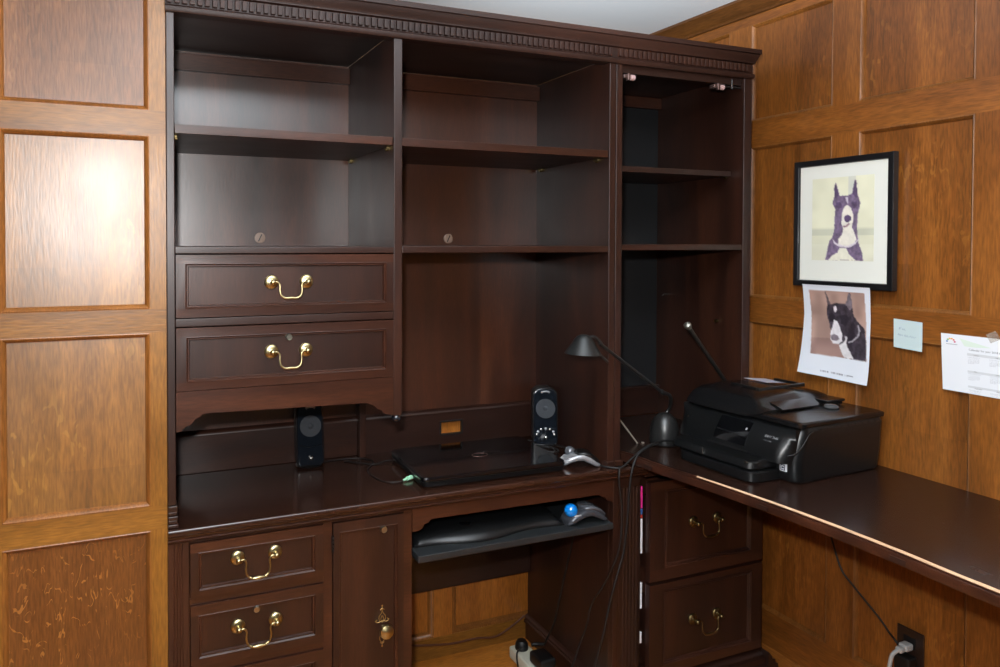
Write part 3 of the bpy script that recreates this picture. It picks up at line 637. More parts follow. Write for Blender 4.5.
bm = NB(); tube(bm, smoothpath([(.806, 2.16, WT+.010), (.780, 2.18, WT+.006), (.74, 2.17, WT+.003), (.700, 2.20, WT+.003), (.66, 2.24, WT+.002)]), .0019, 8)
obj('cable', bm, rubber, None, loc=(.74, 2.18, WT), label='short black cable leaving the back left corner of the laptop', cat='cable')

# ================================================================== SPEAKERS
def speaker(label, buttons):
    T = thing('desktop_speaker', (0, 0, WT), label, 'speaker', 'pair of glossy speakers')
    def outline(w, h_, z0, n=8):
        r = w*.30; pts = []
        for cx, cz, a0, rr_ in ((w/2-r*.6, z0+r*.6, -PI/2, r*.6), (w/2-r*1.3, z0+h_-r*1.0, 0, 1), (-w/2+r*1.3, z0+h_-r*1.0, PI/2, 1), (-w/2+r*.6, z0+r*.6, PI, r*.6)):
            for q in range(n):
                a = a0+PI/2*q/(n-1)
                if rr_ == 1: pts.append((cx+r*1.3*math.cos(a), cz+r*1.0*math.sin(a)))
                else: pts.append((cx+rr_*math.cos(a), cz+rr_*math.sin(a)))
        return pts
    def body(levels):
        bm = NB(); loft(bm, [[(x, y+lean*(z-WT), z) for x, z in outline(.086-2*i, .195-2*i, WT+.004+i)] for y, i in levels]); return bm
    lean = .10
    obj('cabinet', body([(.007, .001), (.012, 0), (.060, .002), (.085, .010)]), black_pl, T)
    obj('front_face', body([(-.001, .008), (.0005, .004), (.0065, .002)]), navy_gloss, T)
    zc = WT+.128; yy = lean*.128-.001
    bm = NB(); lathe(bm, [(0, -.001), (.031, -.001), (.033, .0005), (.033, .003), (.030, .0035), (.022, .0015), (.018, .0022), (.009, .0012), (.007, .004), (0, .0055)], (0, yy, zc), (0, -1, lean), 36); c_ = obj('driver_grille', bm, mesh_grey, T, sharp=60)
    zt = WT+.182; bm = NB(); tube(bm, smoothpath([(-.014, lean*.182-.002, zt), (-.008, lean*.182-.004, zt+.004), (.008, lean*.182-.004, zt+.004), (.014, lean*.182-.002, zt)]), .0035, 8); obj('top_slot', bm, silver_pl, T)
    bm = NB()
    lathe(bm, [(0, 0), (.007, 0), (.007, .003), (.0035, .006), (0, .006)], (0, lean*.045-.002, WT+.030), (0, -1, lean), 16); obj('logo_disc', bm, steel, T)
    if buttons:
        for q in range(7):
            a = PI*(q/6); bx_, bz = .030*math.cos(a), WT+.040+.020*math.sin(a)
            bm = NB(); lathe(bm, [(0, 0), (.0045, 0), (.004, .003), (0, .004)], (bx_, lean*(bz-WT)-.001, bz), (0, -1, lean), 12); obj('button', bm, silver_pl if q % 2 else steel, T)
    else:
        bm = NB(); tube(bm, smoothpath([(-.036, lean*.066-.000, WT+.070), (0, lean*.062-.002, WT+.064), (.036, lean*.066-.000, WT+.070)]), .0012, 6); obj('seam', bm, black_pl, T)
    bm = NB(); lathe(bm, [(.040, 0), (.042, .003), (.036, .007), (.024, .010), (0, .010)], (0, .036, WT), 'z', 30); obj('foot', bm, black_pl, T)
    return T
s1 = speaker('glossy black speaker left of the laptop, under the hutch drawers', False); s1.location = W((.548, 2.215, WT)); s1.rotation_euler.z = -.05
s2 = speaker('glossy dark blue speaker with buttons behind the laptop, right end of the worktop', True); s2.location = W((1.352, 2.150, WT)); s2.rotation_euler.z = -.40

# ================================================================== DESK LAMP
la = thing('desk_lamp', (1.668, 1.925, .768), 'dark grey desk lamp with dome base and small hooded head, left of the printer', 'lamp')
bm = NB(); lathe(bm, [(.044, 0), (.048, .004), (.049, .020), (.047, .045), (.042, .068), (.033, .086), (.020, .098), (.008, .103), (0, .104)], (1.668, 1.925, .768), 'z', 40); obj('base', bm, grey_dark, la, sharp=50)
A0 = Vector((1.700, 1.965, .850)); A1 = Vector((1.352, 1.815, 1.118))
bm = NB(); tube(bm, smoothpath([(1.668, 1.955, .845), (1.702, 1.950, .868), (1.700, 1.935, .902), (1.680, 1.918, .928), (1.638, 1.905, .945)], 6), .0065, 12); obj('pivot_arm', bm, grey_dark, la)
bm = NB(); tube(bm, [(1.650, 1.908, .938), (1.325, 1.815, 1.132)], .0052, 12); lathe(bm, [(0, -.012), (.008, -.010), (.008, .010), (0, .012)], (1.638, 1.905, .945), (.85, .2, -.45), 14); obj('arm', bm, grey_dark, la)
hc = Vector((1.268, 1.815, 1.105)); ax = Vector((.05, .02, 1)).normalized()
bm = NB(); lathe(bm, [(.0, .056), (.010, .055), (.018, .051), (.027, .042), (.037, .025), (.050, .006), (.0555, -.002), (.0535, -.003), (.035, .020), (.025, .037), (.016, .047), (0, .051)], hc, ax, 40); obj('shade', bm, simple('shade_dark', srgb(56, 57, 57), .36, .7), la, sharp=60)
bm = NB(); lathe(bm, [(0, .048), (.016, .046), (.014, .010), (.006, .002), (0, .002)], hc, ax, 18); obj('bulb_holder', bm, rubber, la)
bm = NB(); tube(bm, smoothpath([(1.290, 1.815, 1.150), (1.305, 1.815, 1.152), (1.322, 1.816, 1.142), (1.336, 1.816, 1.126)]), .005, 10); tube(bm, [(1.318, 1.806, 1.102), (1.352, 1.808, 1.074)], .0042, 10); obj('head_bracket', bm, grey_dark, la)

# rods
bm = NB(); P0, P1 = Vector((1.9405, 1.932, .948)), Vector((1.721, 1.880, 1.160)); tube(bm, [P0, P1], .0068, 14)
rod = obj('metal_rod', bm, simple('dull_grey_metal', srgb(74, 72, 68), .34, .8), None, loc=P0, label='slim grey metal rod with a round silver tip sticking up behind the printer', cat='rod')
bm = NB(); lathe(bm, [(0, -.012), (.009, -.010), (.0125, 0), (.012, .008), (.007, .012), (0, .013)], P1, (P1-P0).normalized(), 20); obj('tip', bm, simple('silver_tip', srgb(150, 150, 140), .35, .8), rod)
bm = NB(); tube(bm, [(1.582, 1.955, .7695), (1.505, 1.995, .885), (1.478, 2.005, .935)], .0026, 10); lathe(bm, [(0, 0), (.005, .001), (.005, .005), (0, .006)], (1.600, 1.950, .7685), 'z', 12)
obj('thin_rod', bm, simple('pale_metal', srgb(160, 152, 140), .4, .5), None, loc=(1.582, 1.955, .7695), label='thin pale metal stick leaning against the pillar beside the lamp base', cat='rod')

# ================================================================== PRINTER (front faces left, along the table)
pr_ = thing('printer', (1.88, 1.69, .768), 'black all-in-one inkjet printer with touch screen on the side table by the oak wall', 'printer')
TZ2 = .768; Y0, Y1 = 1.462, 1.871
def rrect(x0, x1, y0, y1, r, n=6):
    pts = []
    for cx, cy, a0 in ((x1-r, y0+r, -PI/2), (x1-r, y1-r, 0), (x0+r, y1-r, PI/2), (x0+r, y0+r, PI)):
        for q in range(n): a = a0+PI/2*q/(n-1); pts.append((cx+r*math.cos(a), cy+r*math.sin(a)))
    return pts
def stack(levels, mat, name, par, r=.02, sharp=40):
    bm = NB(); loft(bm, [[(x, y, z) for x, y in rrect(a, b, c, d, rr_)] for a, b, c, d, z, rr_ in levels]); return obj(name, bm, mat, par, sharp=sharp)
stack([(1.715, 2.070, Y0+.008, Y1-.008, TZ2+.001, .03), (1.708, 2.076, Y0+.003, Y1-.003, TZ2+.010, .03), (1.700, 2.082, Y0, Y1, TZ2+.06, .03), (1.716, 2.086, Y0-.001, Y1, TZ2+.12, .03), (1.724, 2.088, Y0, Y1, TZ2+.142, .028), (1.730, 2.084, Y0+.006, Y1-.006, TZ2+.152, .025)], black_pl, 'body', pr_)
# slanted rounded front fascia
bm = NB(); rs = []
for q in range(21):
    s = q/20; y = Y0+.012+(Y1-Y0-.024+.02)*s; e = max(0, abs(2*s-1)-.82)/.18; k_ = math.sqrt(max(0, 1-e*e))
    zt, zb = TZ2+.150, TZ2+.056
    ring_ = []
    for a in range(9):
        t_ = a/8; z = zb+(zt-zb)*t_; x = 1.712+(1.672+.052*t_**1.3-.005*math.sin(PI*t_)-1.712)*k_
        ring_.append((x, y, z))
    ring_ += [(1.745, y, zt), (1.745, y, zb)]; rs.append(ring_)
loft(bm, rs); obj('front_fascia', bm, black_pl, pr_, sharp=50)
def fx(t_, k_=1): return 1.672+.052*t_**1.3-.005*math.sin(PI*t_)
def fascia_patch(y0, y1, t0, t1, off, mat, name, n=6, label=None):
    bm = NB(); rs = []
    for q in range(n+1):
        t_ = t0+(t1-t0)*q/n; z = TZ2+.056+.094*t_; rs.append([(fx(t_)-off, y0, z), (fx(t_)-off, y1, z), (fx(t_)+.002, y1, z), (fx(t_)+.002, y0, z)])
    loft(bm, rs); return obj(name, bm, mat, pr_, label=label)
fascia_patch(1.612, 1.726, .22, .90, .0012, black_gloss, 'touch_screen')
fascia_patch(1.6, 1.740, .06, .10, .0009, grey_dark, 'lettering_strip')
fascia_patch(1.622, 1.627, .66, .72, .0016, simple('icon_grey', srgb(150, 150, 150), .5), 'screen_icon')
for y, t_ in ((1.835, .70), (1.843, .60)):
    bm = NB(); lathe(bm, [(0, 0), (.003, 0), (0, .0015)], (fx(t_), y, TZ2+.056+.094*t_), '-x', 10); obj('power_light', bm, steel, pr_)
def text(body, size, P, mat, name, par, align='LEFT', spacing=1):
    cu = bpy.data.curves.new(name, 'FONT'); cu.body = body; cu.size = size; cu.align_x = align; cu.space_character = spacing; cu.resolution_u = 2
    o = bpy.data.objects.new(name+'_tmp', cu); C.objects.link(o); dg = bpy.context.evaluated_depsgraph_get(); me = bpy.data.meshes.new_from_object(o.evaluated_get(dg))
    bpy.data.objects.remove(o); bm = NB(); bm.from_mesh(me)
    for v in bm.verts: v.co = Vector(P(v.co.x, v.co.y))
    return obj(name, bm, mat, par)
text('ENVY 7640', .0088, lambda a, b: (fx(.62+b/.094)-.0008, 1.560-a, TZ2+.056+.094*.62+b), simple('letter_grey', srgb(150, 152, 155), .5), 'model_lettering', pr_)
text('e-All-in-One', .0052, lambda a, b: (fx(.52+b/.094)-.0008, 1.560-a, TZ2+.056+.094*.52+b), simple('letter_grey_small', srgb(110, 112, 115), .5), 'model_lettering', pr_)
# silver arc where fascia meets the side
bm = NB(); tube(bm, smoothpath([(1.675, 1.470, TZ2+.085), (1.690, 1.460, TZ2+.090), (1.715, 1.4585, TZ2+.105), (1.745, 1.459, TZ2+.135), (1.765, 1.460, TZ2+.1425)]), .0016, 8); obj('trim_line', bm, grey_dark, pr_)
# paper trays at the front
stack([(1.608, 1.74, 1.525, 1.795, TZ2+.001, .03), (1.600, 1.74, 1.520, 1.800, TZ2+.006, .034), (1.600, 1.74, 1.520, 1.800, TZ2+.030, .034), (1.604, 1.74, 1.523, 1.797, TZ2+.033, .032)], black_pl, 'paper_tray', pr_)
stack([(1.612, 1.74, 1.535, 1.830, TZ2+.034, .03), (1.606, 1.74, 1.530, 1.835, TZ2+.038, .03), (1.610, 1.74, 1.530, 1.835, TZ2+.054, .03), (1.618, 1.74, 1.535, 1.830, TZ2+.060, .028)], black_pl, 'output_tray', pr_)
bm = NB(); box(bm, 1.6045, 1.6065, 1.700, 1.702, TZ2+.038, TZ2+.060, .0005); tube(bm, [(1.606, 1.545, TZ2+.056), (1.600, 1.545, TZ2+.058)], .003, 8); obj('tray_mark', bm, steel, pr_)
# sticker with square sign
bm = NB(); box(bm, 1.6965, 1.7015, 1.4915, 1.5115, TZ2+.032, TZ2+.053, .0004); st = obj('sticker', bm, paper_w, pr_, label='small white sticker with a dark symbol')
bm = NB()
for a in ((1.4945, 1.4965, .036, .050), (1.5065, 1.5085, .036, .050), (1.4945, 1.5085, .035, .037), (1.4945, 1.5085, .048, .050), (1.4985, 1.5045, .040, .045)): box(bm, 1.6955, 1.6967, a[0], a[1], TZ2+a[2], TZ2+a[3], 0)
obj('symbol', bm, simple('navy_ink', srgb(40, 44, 70), .5), st)
# scanner lid
stack([(1.722, 2.076, Y0+.004, Y1-.010, TZ2+.1525, .02), (1.716, 2.088, Y0-.003, Y1-.004, TZ2+.156, .02), (1.716, 2.089, Y0-.004, Y1-.004, TZ2+.166, .02), (1.722, 2.078, Y0+.002, Y1-.006, TZ2+.1705, .02)], black_lid, 'scanner_lid', pr_)
# document feeder on the rear-left half of the lid
bm = NB(); yA, yB = 1.635, 1.866
pf = [(1.712, .152), (1.712, .162), (1.738, .194), (1.765, .207), (1.84, .212), (1.92, .212), (1.96, .206), (2.06, .196), (2.076, .186), (2.078, .152)]
rs = []
for y, k_ in ((yA-.045, .12), (yA-.02, .45), (yA, .80), (yA+.03, .98), (yB-.04, 1), (yB-.012, .93), (yB, .75)):
    rs.append([(x, y, TZ2+.150+(z-.150)*k_+(.020 if k_ < .2 else .018*(1-k_))) for x, z in pf])
loft(bm, rs); obj('document_feeder', bm, black_lid, pr_, sharp=50)
bm = NB(); box(bm, 1.83, 2.04, 1.690, 1.698, TZ2+.205, TZ2+.217, .003); box(bm, 1.83, 1.845, 1.70, 1.80, TZ2+.208, TZ2+.2165, .003); box(bm, 2.03, 2.045, 1.70, 1.80, TZ2+.206, TZ2+.2145, .003); obj('paper_guide', bm, black_pl, pr_)
bm = NB(); rs = []
for q in range(9):
    s = q/8; y = 1.70-.125*s; z = TZ2+.200-.022*s+.006*math.sin(s*PI); hw = .085-.006*s
    rs.append([(1.79, y, z), (1.79+2*hw, y, z), (1.79+2*hw, y, z-.003), (1.79, y, z-.003)])
loft(bm, rs); obj('input_flap', bm, black_lid, pr_)
bm = NB(); box(bm, 1.985, 2.07, 1.575, 1.695, TZ2+.178, TZ2+.186, .003); obj('output_rest', bm, black_lid, pr_)
bm = NB(); lathe(bm, [(0, 0), (.020, 0), (.022, .004), (.016, .010), (0, .012)], (1.975, 1.555, TZ2+.170), 'z', 24); obj('paper_stop', bm, simple('satin_grey', srgb(90, 92, 94), .25, .5), pr_)
bm = NB(); box(bm, 1.95, 2.05, 1.760, 1.850, TZ2+.2095, TZ2+.211, .0005, rot=((1.98, 1.85, TZ2+.21), .10, 'Y')); obj('label', bm, lilac, pr_)
for q in range(9):
    bm = NB(); box(bm, 1.795+q*.030, 1.818+q*.030, Y0-.0022, Y0-.0005, TZ2+.1435, TZ2+.1495, .0008); obj('vent', bm, grey_dark, pr_)

pr_.rotation_euler.z = .060; pr_.location = W((1.870, 1.684, .768))

# ================================================================== PICTURE, PRINT, NOTE, CALENDAR on the oak wall
def inside(p, poly):
    x, y = p; c = False; n = len(poly)
    for i in range(n):
        x1, y1 = poly[i]; x2, y2 = poly[i-1]
        if (y1 > y) != (y2 > y) and x < (x2-x1)*(y-y1)/(y2-y1)+x1: c = not c
    return c
def hn(x, y, s):   # cheap smooth value noise
    def h_(i, j): v = math.sin(i*127.1+j*311.7+s*74.7)*43758.5453; return v-math.floor(v)
    i, j = math.floor(x), math.floor(y); u, v = x-i, y-j; u, v = u*u*(3-2*u), v*v*(3-2*v)
    return (h_(i, j)*(1-u)+h_(i+1, j)*u)*(1-v)+(h_(i, j+1)*(1-u)+h_(i+1, j+1)*u)*v
def raster(nx, ny, bgf, layers, quadc, clip=None):
    """art given in drawing coordinates; quadc = corners TL TR BL BR in the same coordinates"""
    TL, TR, BL, BR = [Vector(q) for q in quadc]; G_ = []
    for j in range(ny+1):
        row = []
        for i in range(nx+1):
            s, t_ = i/nx, j/ny; p = (TL*(1-s)+TR*s)*(1-t_)+(BL*(1-s)+BR*s)*t_
            p0 = (p.x, p.y); p = (p.x+3.0*(hn(p.x/7, p.y/7, 1)-.5), p.y+3.0*(hn(p.x/7, p.y/7, 2)-.5)); acc = [0, 0, 0]
            for dx, dy in ((-.9, -.9), (.9, -.9), (-.9, .9), (.9, .9)):
                q = (p[0]+dx, p[1]+dy); q0 = (p0[0]+dx, p0[1]+dy); c_ = bgf(s, t_, q0); ok_ = clip is None or inside(q0, clip)
                for poly, colr, amp in layers:
                    if ok_ and inside(q, poly):
                        k_ = 1+amp*(hn(q[0]/9, q[1]/12, 5)+.6*hn(q[0]/4, q[1]/5, 6)-.8); c_ = [v*k_ for v in colr]
                acc = [a+v/4 for a, v in zip(acc, c_)]
            row.append(acc)
        G_.append(row)
    return G_
def sheet(name, P, nx, ny, G_, mat, par, th=.0006, **kw):
    """sheet of paper with its print as a colour attribute; P(s,t)->xyz"""
    bm = NB(); lay = bm.verts.layers.float_color.new('print'); V = [[bm.verts.new(P(i/nx, j/ny)) for i in range(nx+1)] for j in range(ny+1)]
    V2 = [[bm.verts.new(Vector(P(i/nx, j/ny))+Vector((th, 0, 0))) for i in range(nx+1)] for j in range(ny+1)]
    for j in range(ny+1):
        for i in range(nx+1):
            c_ = srgb(*[max(0, min(255, v)) for v in G_[j][i]]); V[j][i][lay] = c_; V2[j][i][lay] = srgb(225, 225, 225)
    for j in range(ny):
        for i in range(nx):
            bm.faces.new((V[j][i], V[j+1][i], V[j+1][i+1], V[j][i+1])); bm.faces.new((V2[j][i], V2[j][i+1], V2[j+1][i+1], V2[j+1][i]))
    for j in range(ny):
        bm.faces.new((V[j][0], V2[j][0], V2[j+1][0], V[j+1][0])); bm.faces.new((V[j][nx], V[j+1][nx], V2[j+1][nx], V2[j][nx]))
    for i in range(nx):
        bm.faces.new((V[0][i], V[0][i+1], V2[0][i+1], V2[0][i])); bm.faces.new((V[ny][i], V2[ny][i], V2[ny][i+1], V[ny][i+1]))
    return obj(name, bm, mat, par, sharp=80, **kw)
XF = WX-.004-.020
fr = thing('framed_picture', (WX-.005, 1.616, 1.293), 'black-framed portrait of a tall-eared dog with wide white mat, hanging on the oak wall', 'picture')
y0, y1, z0, z1, w = 1.447, 1.786, 1.292, 1.699, .020
bm = NB()
for (ya, yb, ya2, yb2, za, zb, hor) in ((y0, y1, y0+w, y1-w, z1, z1-w, 1), (y0, y1, y0+w, y1-w, z0, z0+w, 1)):
    rs = [[(XF, ya_, z_) for ya_, z_ in ()]] if False else None
def frame_ring(bm, prof):  # prof: (inset, x) closed section
    cs = [(y0, z0, 1, 1), (y1, z0, -1, 1), (y1, z1, -1, -1), (y0, z1, 1, -1)]
    Vs = [[bm.verts.new((x, c[0]+c[2]*i, c[1]+c[3]*i)) for i, x in prof] for c in cs]; n = len(prof); fs = []
    for a in range(4):
        b = (a+1) % 4
        for k_ in range(n): fs.append(bm.faces.new((Vs[a][k_], Vs[a][(k_+1) % n], Vs[b][(k_+1) % n], Vs[b][k_])))
    bmesh.ops.recalc_face_normals(bm, faces=fs)
frame_ring(bm, [(0, WX-.003), (0, XF+.001), (.001, XF), (.016, XF), (.018, XF+.002), (.020, XF+.006), (.020, WX-.003)]); obj('frame', bm, frame_blk, fr)
B('mat_board', mat_w, fr, (XF+.008, WX-.004, y0+.018, y1-.018, z0+.018, z1-.018), bev=0)
cream = [(226, 226, 200), (212, 214, 192)]
def bg1(s, t_, q):
    b = [224, 224, 198]
    if t_ > .60: b = [214, 214, 190]; 
    if .62 < t_ < .70: b = [196, 198, 178]
    if t_ > .80: b = [218, 218, 196]
    if .60 < s < .72 and t_ < .25: b = [206, 208, 196]
    k_ = .97+.06*hn(s*6, t_*9, 3); return [v*k_ for v in b]
PUR = (112, 96, 122); DPU = (84, 68, 98); WHT = (228, 224, 212)
dog1 = [([(250, 190), (243, 215), (243, 255), (235, 285), (248, 310), (246, 360), (242, 410), (236, 430), (222, 450), (212, 490), (204, 533), (372, 535), (366, 500), (352, 460), (346, 430), (344, 380), (346, 330), (358, 280), (352, 262), (345, 235), (340, 180), (333, 178), (328, 205), (322, 240), (300, 248), (268, 250), (262, 232), (254, 200)], PUR, .35),
        ([(333, 180), (326, 210), (322, 240), (340, 258), (346, 240), (341, 200), (338, 180)], DPU, .2), ([(249, 192), (243, 225), (243, 262), (262, 252), (262, 235), (254, 205)], DPU, .2),
        ([(250, 280), (270, 275), (280, 300), (262, 305), (250, 300)], DPU, .3), ([(318, 280), (340, 272), (344, 292), (328, 305)], DPU, .3),
        ([(292, 258), (300, 252), (306, 260), (304, 285), (298, 275)], (196, 188, 200), .1),
        ([(286, 300), (300, 290), (318, 300), (326, 330), (328, 360), (322, 385), (336, 420), (342, 440), (330, 462), (300, 472), (262, 462), (262, 440), (280, 420), (284, 395), (276, 370), (278, 330)], WHT, .06),
        ([(289, 340), (304, 332), (318, 342), (318, 356), (308, 364), (296, 364), (288, 354)], (88, 70, 104), .2),
        ([(280, 384), (296, 378), (306, 370), (304, 366), (314, 372), (304, 382), (290, 390)], (150, 120, 130), .2),
        ([(236, 436), (246, 452), (268, 464), (300, 470), (328, 460), (344, 444), (350, 432), (352, 440), (338, 460), (316, 474), (296, 478), (262, 472), (242, 458)], (214, 206, 214), .05),
        ([(268, 478), (296, 480), (310, 505), (340, 533), (216, 533), (236, 512), (258, 500)], (226, 224, 206), .05)]
g1 = raster(76, 104, bg1, dog1, ((142, 180), (415, 153), (140, 533), (413, 537)))
XP = XF+.0072
sheet('photograph', lambda s, t_: (XP, 1.721-.211*s, 1.638-.261*t_), 76, 104, g1, print_m, fr, .0006)
# paper print of another dog, hanging below the frame
def bg2(s, t_, q): return None
PT = ((97, 60), (397, 65), (88, 457), (385, 502)); IMQ = [(125, 85), (372, 90), (377, 395), (137, 372)]
BLK = (58, 50, 58); DBK = (36, 30, 38)
def bgp(s, t_, q):
    if inside(q, IMQ):
        k_ = hn(q[0]/34, q[1]/60, 8); return [150+40*k_-(18 if q[1] > 300 else 0), 122+34*k_-(18 if q[1] > 300 else 0), 112+30*k_-(14 if q[1] > 300 else 0)]
    k_ = .985+.02*hn(s*5, t_*5, 4)
    if 446 < q[1]-.13*(q[0]-190) < 451 and 186 < q[0] < 330 and hn(q[0]/2.2, 0, 9) > .42: return [120, 120, 130]
    return [224*k_, 228*k_, 236*k_]
dog2 = [([(199, 88), (203, 110), (208, 140), (204, 165), (204, 200), (214, 232), (222, 262), (240, 290), (262, 330), (284, 386), (375, 394), (374, 300), (368, 250), (340, 222), (322, 196), (318, 150), (312, 92), (306, 92), (298, 120), (288, 142), (250, 140), (222, 148), (214, 120)], BLK, .55),
        ([(199, 90), (203, 115), (212, 150), (222, 146), (214, 118), (203, 90)], (92, 80, 84), .2), ([(304, 94), (296, 124), (288, 146), (306, 170), (318, 160), (316, 120), (310, 94)], (112, 102, 110), .3),
        ([(210, 190), (230, 186), (240, 200), (232, 222), (216, 224)], DBK, .3), ([(262, 196), (290, 190), (304, 212), (286, 244), (266, 232)], DBK, .4),
        ([(300, 250), (318, 220), (330, 240), (320, 300), (312, 340), (296, 318)], DBK, .5),
        ([(233, 160), (246, 152), (250, 168), (242, 186), (236, 178)], (214, 210, 216), .1),
        ([(236, 216), (250, 222), (262, 246), (272, 280), (272, 312), (258, 324), (232, 322), (222, 304), (220, 280), (228, 246)], (222, 218, 222), .08),
        ([(222, 286), (238, 280), (256, 288), (258, 304), (244, 312), (226, 306)], (120, 108, 116), .2),
        ([(284, 286), (296, 292), (290, 318), (298, 340), (326, 388), (284, 386), (266, 350), (258, 330), (278, 318), (286, 304)], (218, 214, 216), .1),
        ([(344, 234), (350, 262), (344, 286), (318, 312), (298, 318), (298, 312), (318, 304), (338, 282), (343, 262), (338, 236)], (170, 166, 172), .15)]
g2 = raster(84, 112, bgp, dog2, PT, IMQ)
def PPr(s, t_):
    y = 1.748-.234*s+.012*t_+.003*math.sin(t_*5)*s; z = 1.298-.290*t_-.006*s*t_
    x = (WX-.0265)+.017*min(1, t_*3)**.7-.020*(t_**3)*(1-s)**1.5-.012*t_**4*s+.0015*math.sin(s*9+t_*4)*t_
    return (min(x, WX-.002), y, z)
sheet('dog_photo_print', PPr, 84, 112, g2, print_m, None, .0005, loc=(WX-.01, 1.65, 1.0), label='white paper print of a black and white dog tucked under the framed picture', cat='paper print')
# sticky note
bm = NB()
def note(s, t_): return (WX-.0035-.003*t_*t_*(s*.5+.5), 1.455-.083*s-.002*t_, 1.2115-.083*t_-.004*s)
for j in range(6):
    for i in range(6):
        quad(bm, [note(i/6, j/6), note((i+1)/6, j/6), note((i+1)/6, (j+1)/6), note(i/6, (j+1)/6)], (-1, 0, 0)); a_ = [note(i/6, j/6), note((i+1)/6, j/6), note((i+1)/6, (j+1)/6), note(i/6, (j+1)/6)]; quad(bm, [(x+.0006, y, z) for x, y, z in a_], (1, 0, 0))
nt_ = obj('sticky_note', bm, note_b, None, loc=(WX-.003, 1.41, 1.13), label='pale blue square note with faint handwriting stuck between dog print and calendar', cat='note')
bm = NB()
for pts in ([(.20, .36), (.21, .28), (.28, .27)], [(.20, .33), (.26, .32)], [(.31, .36), (.33, .31), (.35, .36)], [(.37, .31), (.42, .37)], [(.15, .56), (.18, .50), (.20, .57), (.23, .51), (.26, .57), (.30, .52), (.33, .57)], [(.38, .57), (.41, .51), (.44, .58), (.48, .52), (.52, .58)], [(.56, .57), (.60, .52), (.63, .58), (.68, .53), (.72, .58), (.78, .54)]):
    tube(bm, [Vector(note(*q))+Vector((-.0004, 0, 0)) for q in pts], .0005, 5)
obj('handwriting', bm, ink2, nt_)
# calendar sheet
def cal(s, t_, o_=0): return (WX-.0035-o_, 1.321-.30*s-.007*t_, 1.1845-.154*t_-.000*s)
bm = NB(); a_ = [cal(0, 0), cal(1, 0), cal(1, 1), cal(0, 1)]; quad(bm, a_, (-1, 0, 0)); quad(bm, [(x+.0008, y, z) for x, y, z in a_], (1, 0, 0))
for q in range(4): quad(bm, [a_[q], a_[(q+1) % 4], (a_[(q+1) % 4][0]+.0008, *a_[(q+1) % 4][1:]), (a_[q][0]+.0008, *a_[q][1:])])
ca_ = obj('calendar_sheet', bm, paper_w, None, loc=(WX-.003, 1.17, 1.03), label='white printed year calendar sheet taped to the oak wall at the right edge', cat='calendar')
calP = lambda s0, t0: (lambda a, b: cal(s0+a/.30, t0-b/.154, .0004))
text('Calendar for year 2018 (United States)', .0075, calP(.235, .255), ink, 'title', ca_)
bands = NB(); digits = []
mon = ['January', 'February', 'March', 'April', 'May', 'June', 'July', 'August', 'September', 'October', 'November', 'December']
body_rows = ['Su Mo Tu We Th Fr Sa', '    1   2   3   4   5   6', ' 7   8   9  10 11 12 13', '14 15 16 17 18 19 20', '21 22 23 24 25 26 27', '28 29 30 31']
bm = NB()
for s0, s1, t0, t1 in ((.22, .92, .30, .345), (.22, .92, .60, .64), (.22, .92, .86, .895)):
    quad(bm, [cal(s0, t0, .0002), cal(s1, t0, .0002), cal(s1, t1, .0002), cal(s0, t1, .0002)], (-1, 0, 0))
obj('month_bands', bm, pale_grey, ca_)
for r_ in range(3):
    for c_ in range(4):
        s0 = .225+c_*.175; t0 = .335+r_*.285
        text(mon[r_*4+c_], .0042, calP(s0+.05, t0), ink, 'month_name', ca_)
        if r_ < 3: text('\n'.join(body_rows[:6 if r_ < 2 else 3]), .0032, calP(s0, t0+.04), simple('date_grey', srgb(150, 152, 160), .7) if r_+c_ == 0 else bpy.data.materials['date_grey'], 'date_grid', ca_)
for i, (a, colr) in enumerate(((-80, (70, 130, 190)), (-48, (120, 180, 110)), (-16, (230, 180, 70)), (16, (225, 150, 70)), (48, (215, 90, 70)), (80, (200, 60, 110)))):
    an = math.radians(a); s_, t_ = .085+.034*math.sin(an)*1.0, .115-.065*math.cos(an)
    bm = NB(); c0 = Vector(cal(s_, t_+.03, .0003)); rx = .0022
    bm.faces.new([bm.verts.new(c0+Vector((0, rx*math.cos(q*PI/5)*1.3, rx*math.sin(q*PI/5)))) for q in range(10)][::-1]); obj('logo_dot', bm, simple('logo_%d' % i, srgb(*colr), .6), ca_)
bm = NB()
for q in range(9): s_ = .045+q*.011; quad(bm, [cal(s_, .175, .0003), cal(s_+.007, .175, .0003), cal(s_+.007, .185, .0003), cal(s_, .185, .0003)], (-1, 0, 0))
obj('logo_text_marks', bm, ink, ca_)
bm = NB(); quad(bm, [cal(.16, .06, .0002), cal(.42, .17, .0002), cal(.30, .19, .0002), cal(.20, .19, .0002)], (-1, 0, 0)); obj('pale_swoosh', bm, simple('pale_green_print', srgb(212, 226, 214), .7), ca_)
bm = NB(); prism(bm, [(1.195, 1.172), (1.172, 1.184), (1.184, 1.205), (1.207, 1.193)], 'x', WX-.0052, WX-.0046); obj('tape', bm, tape_m, ca_)
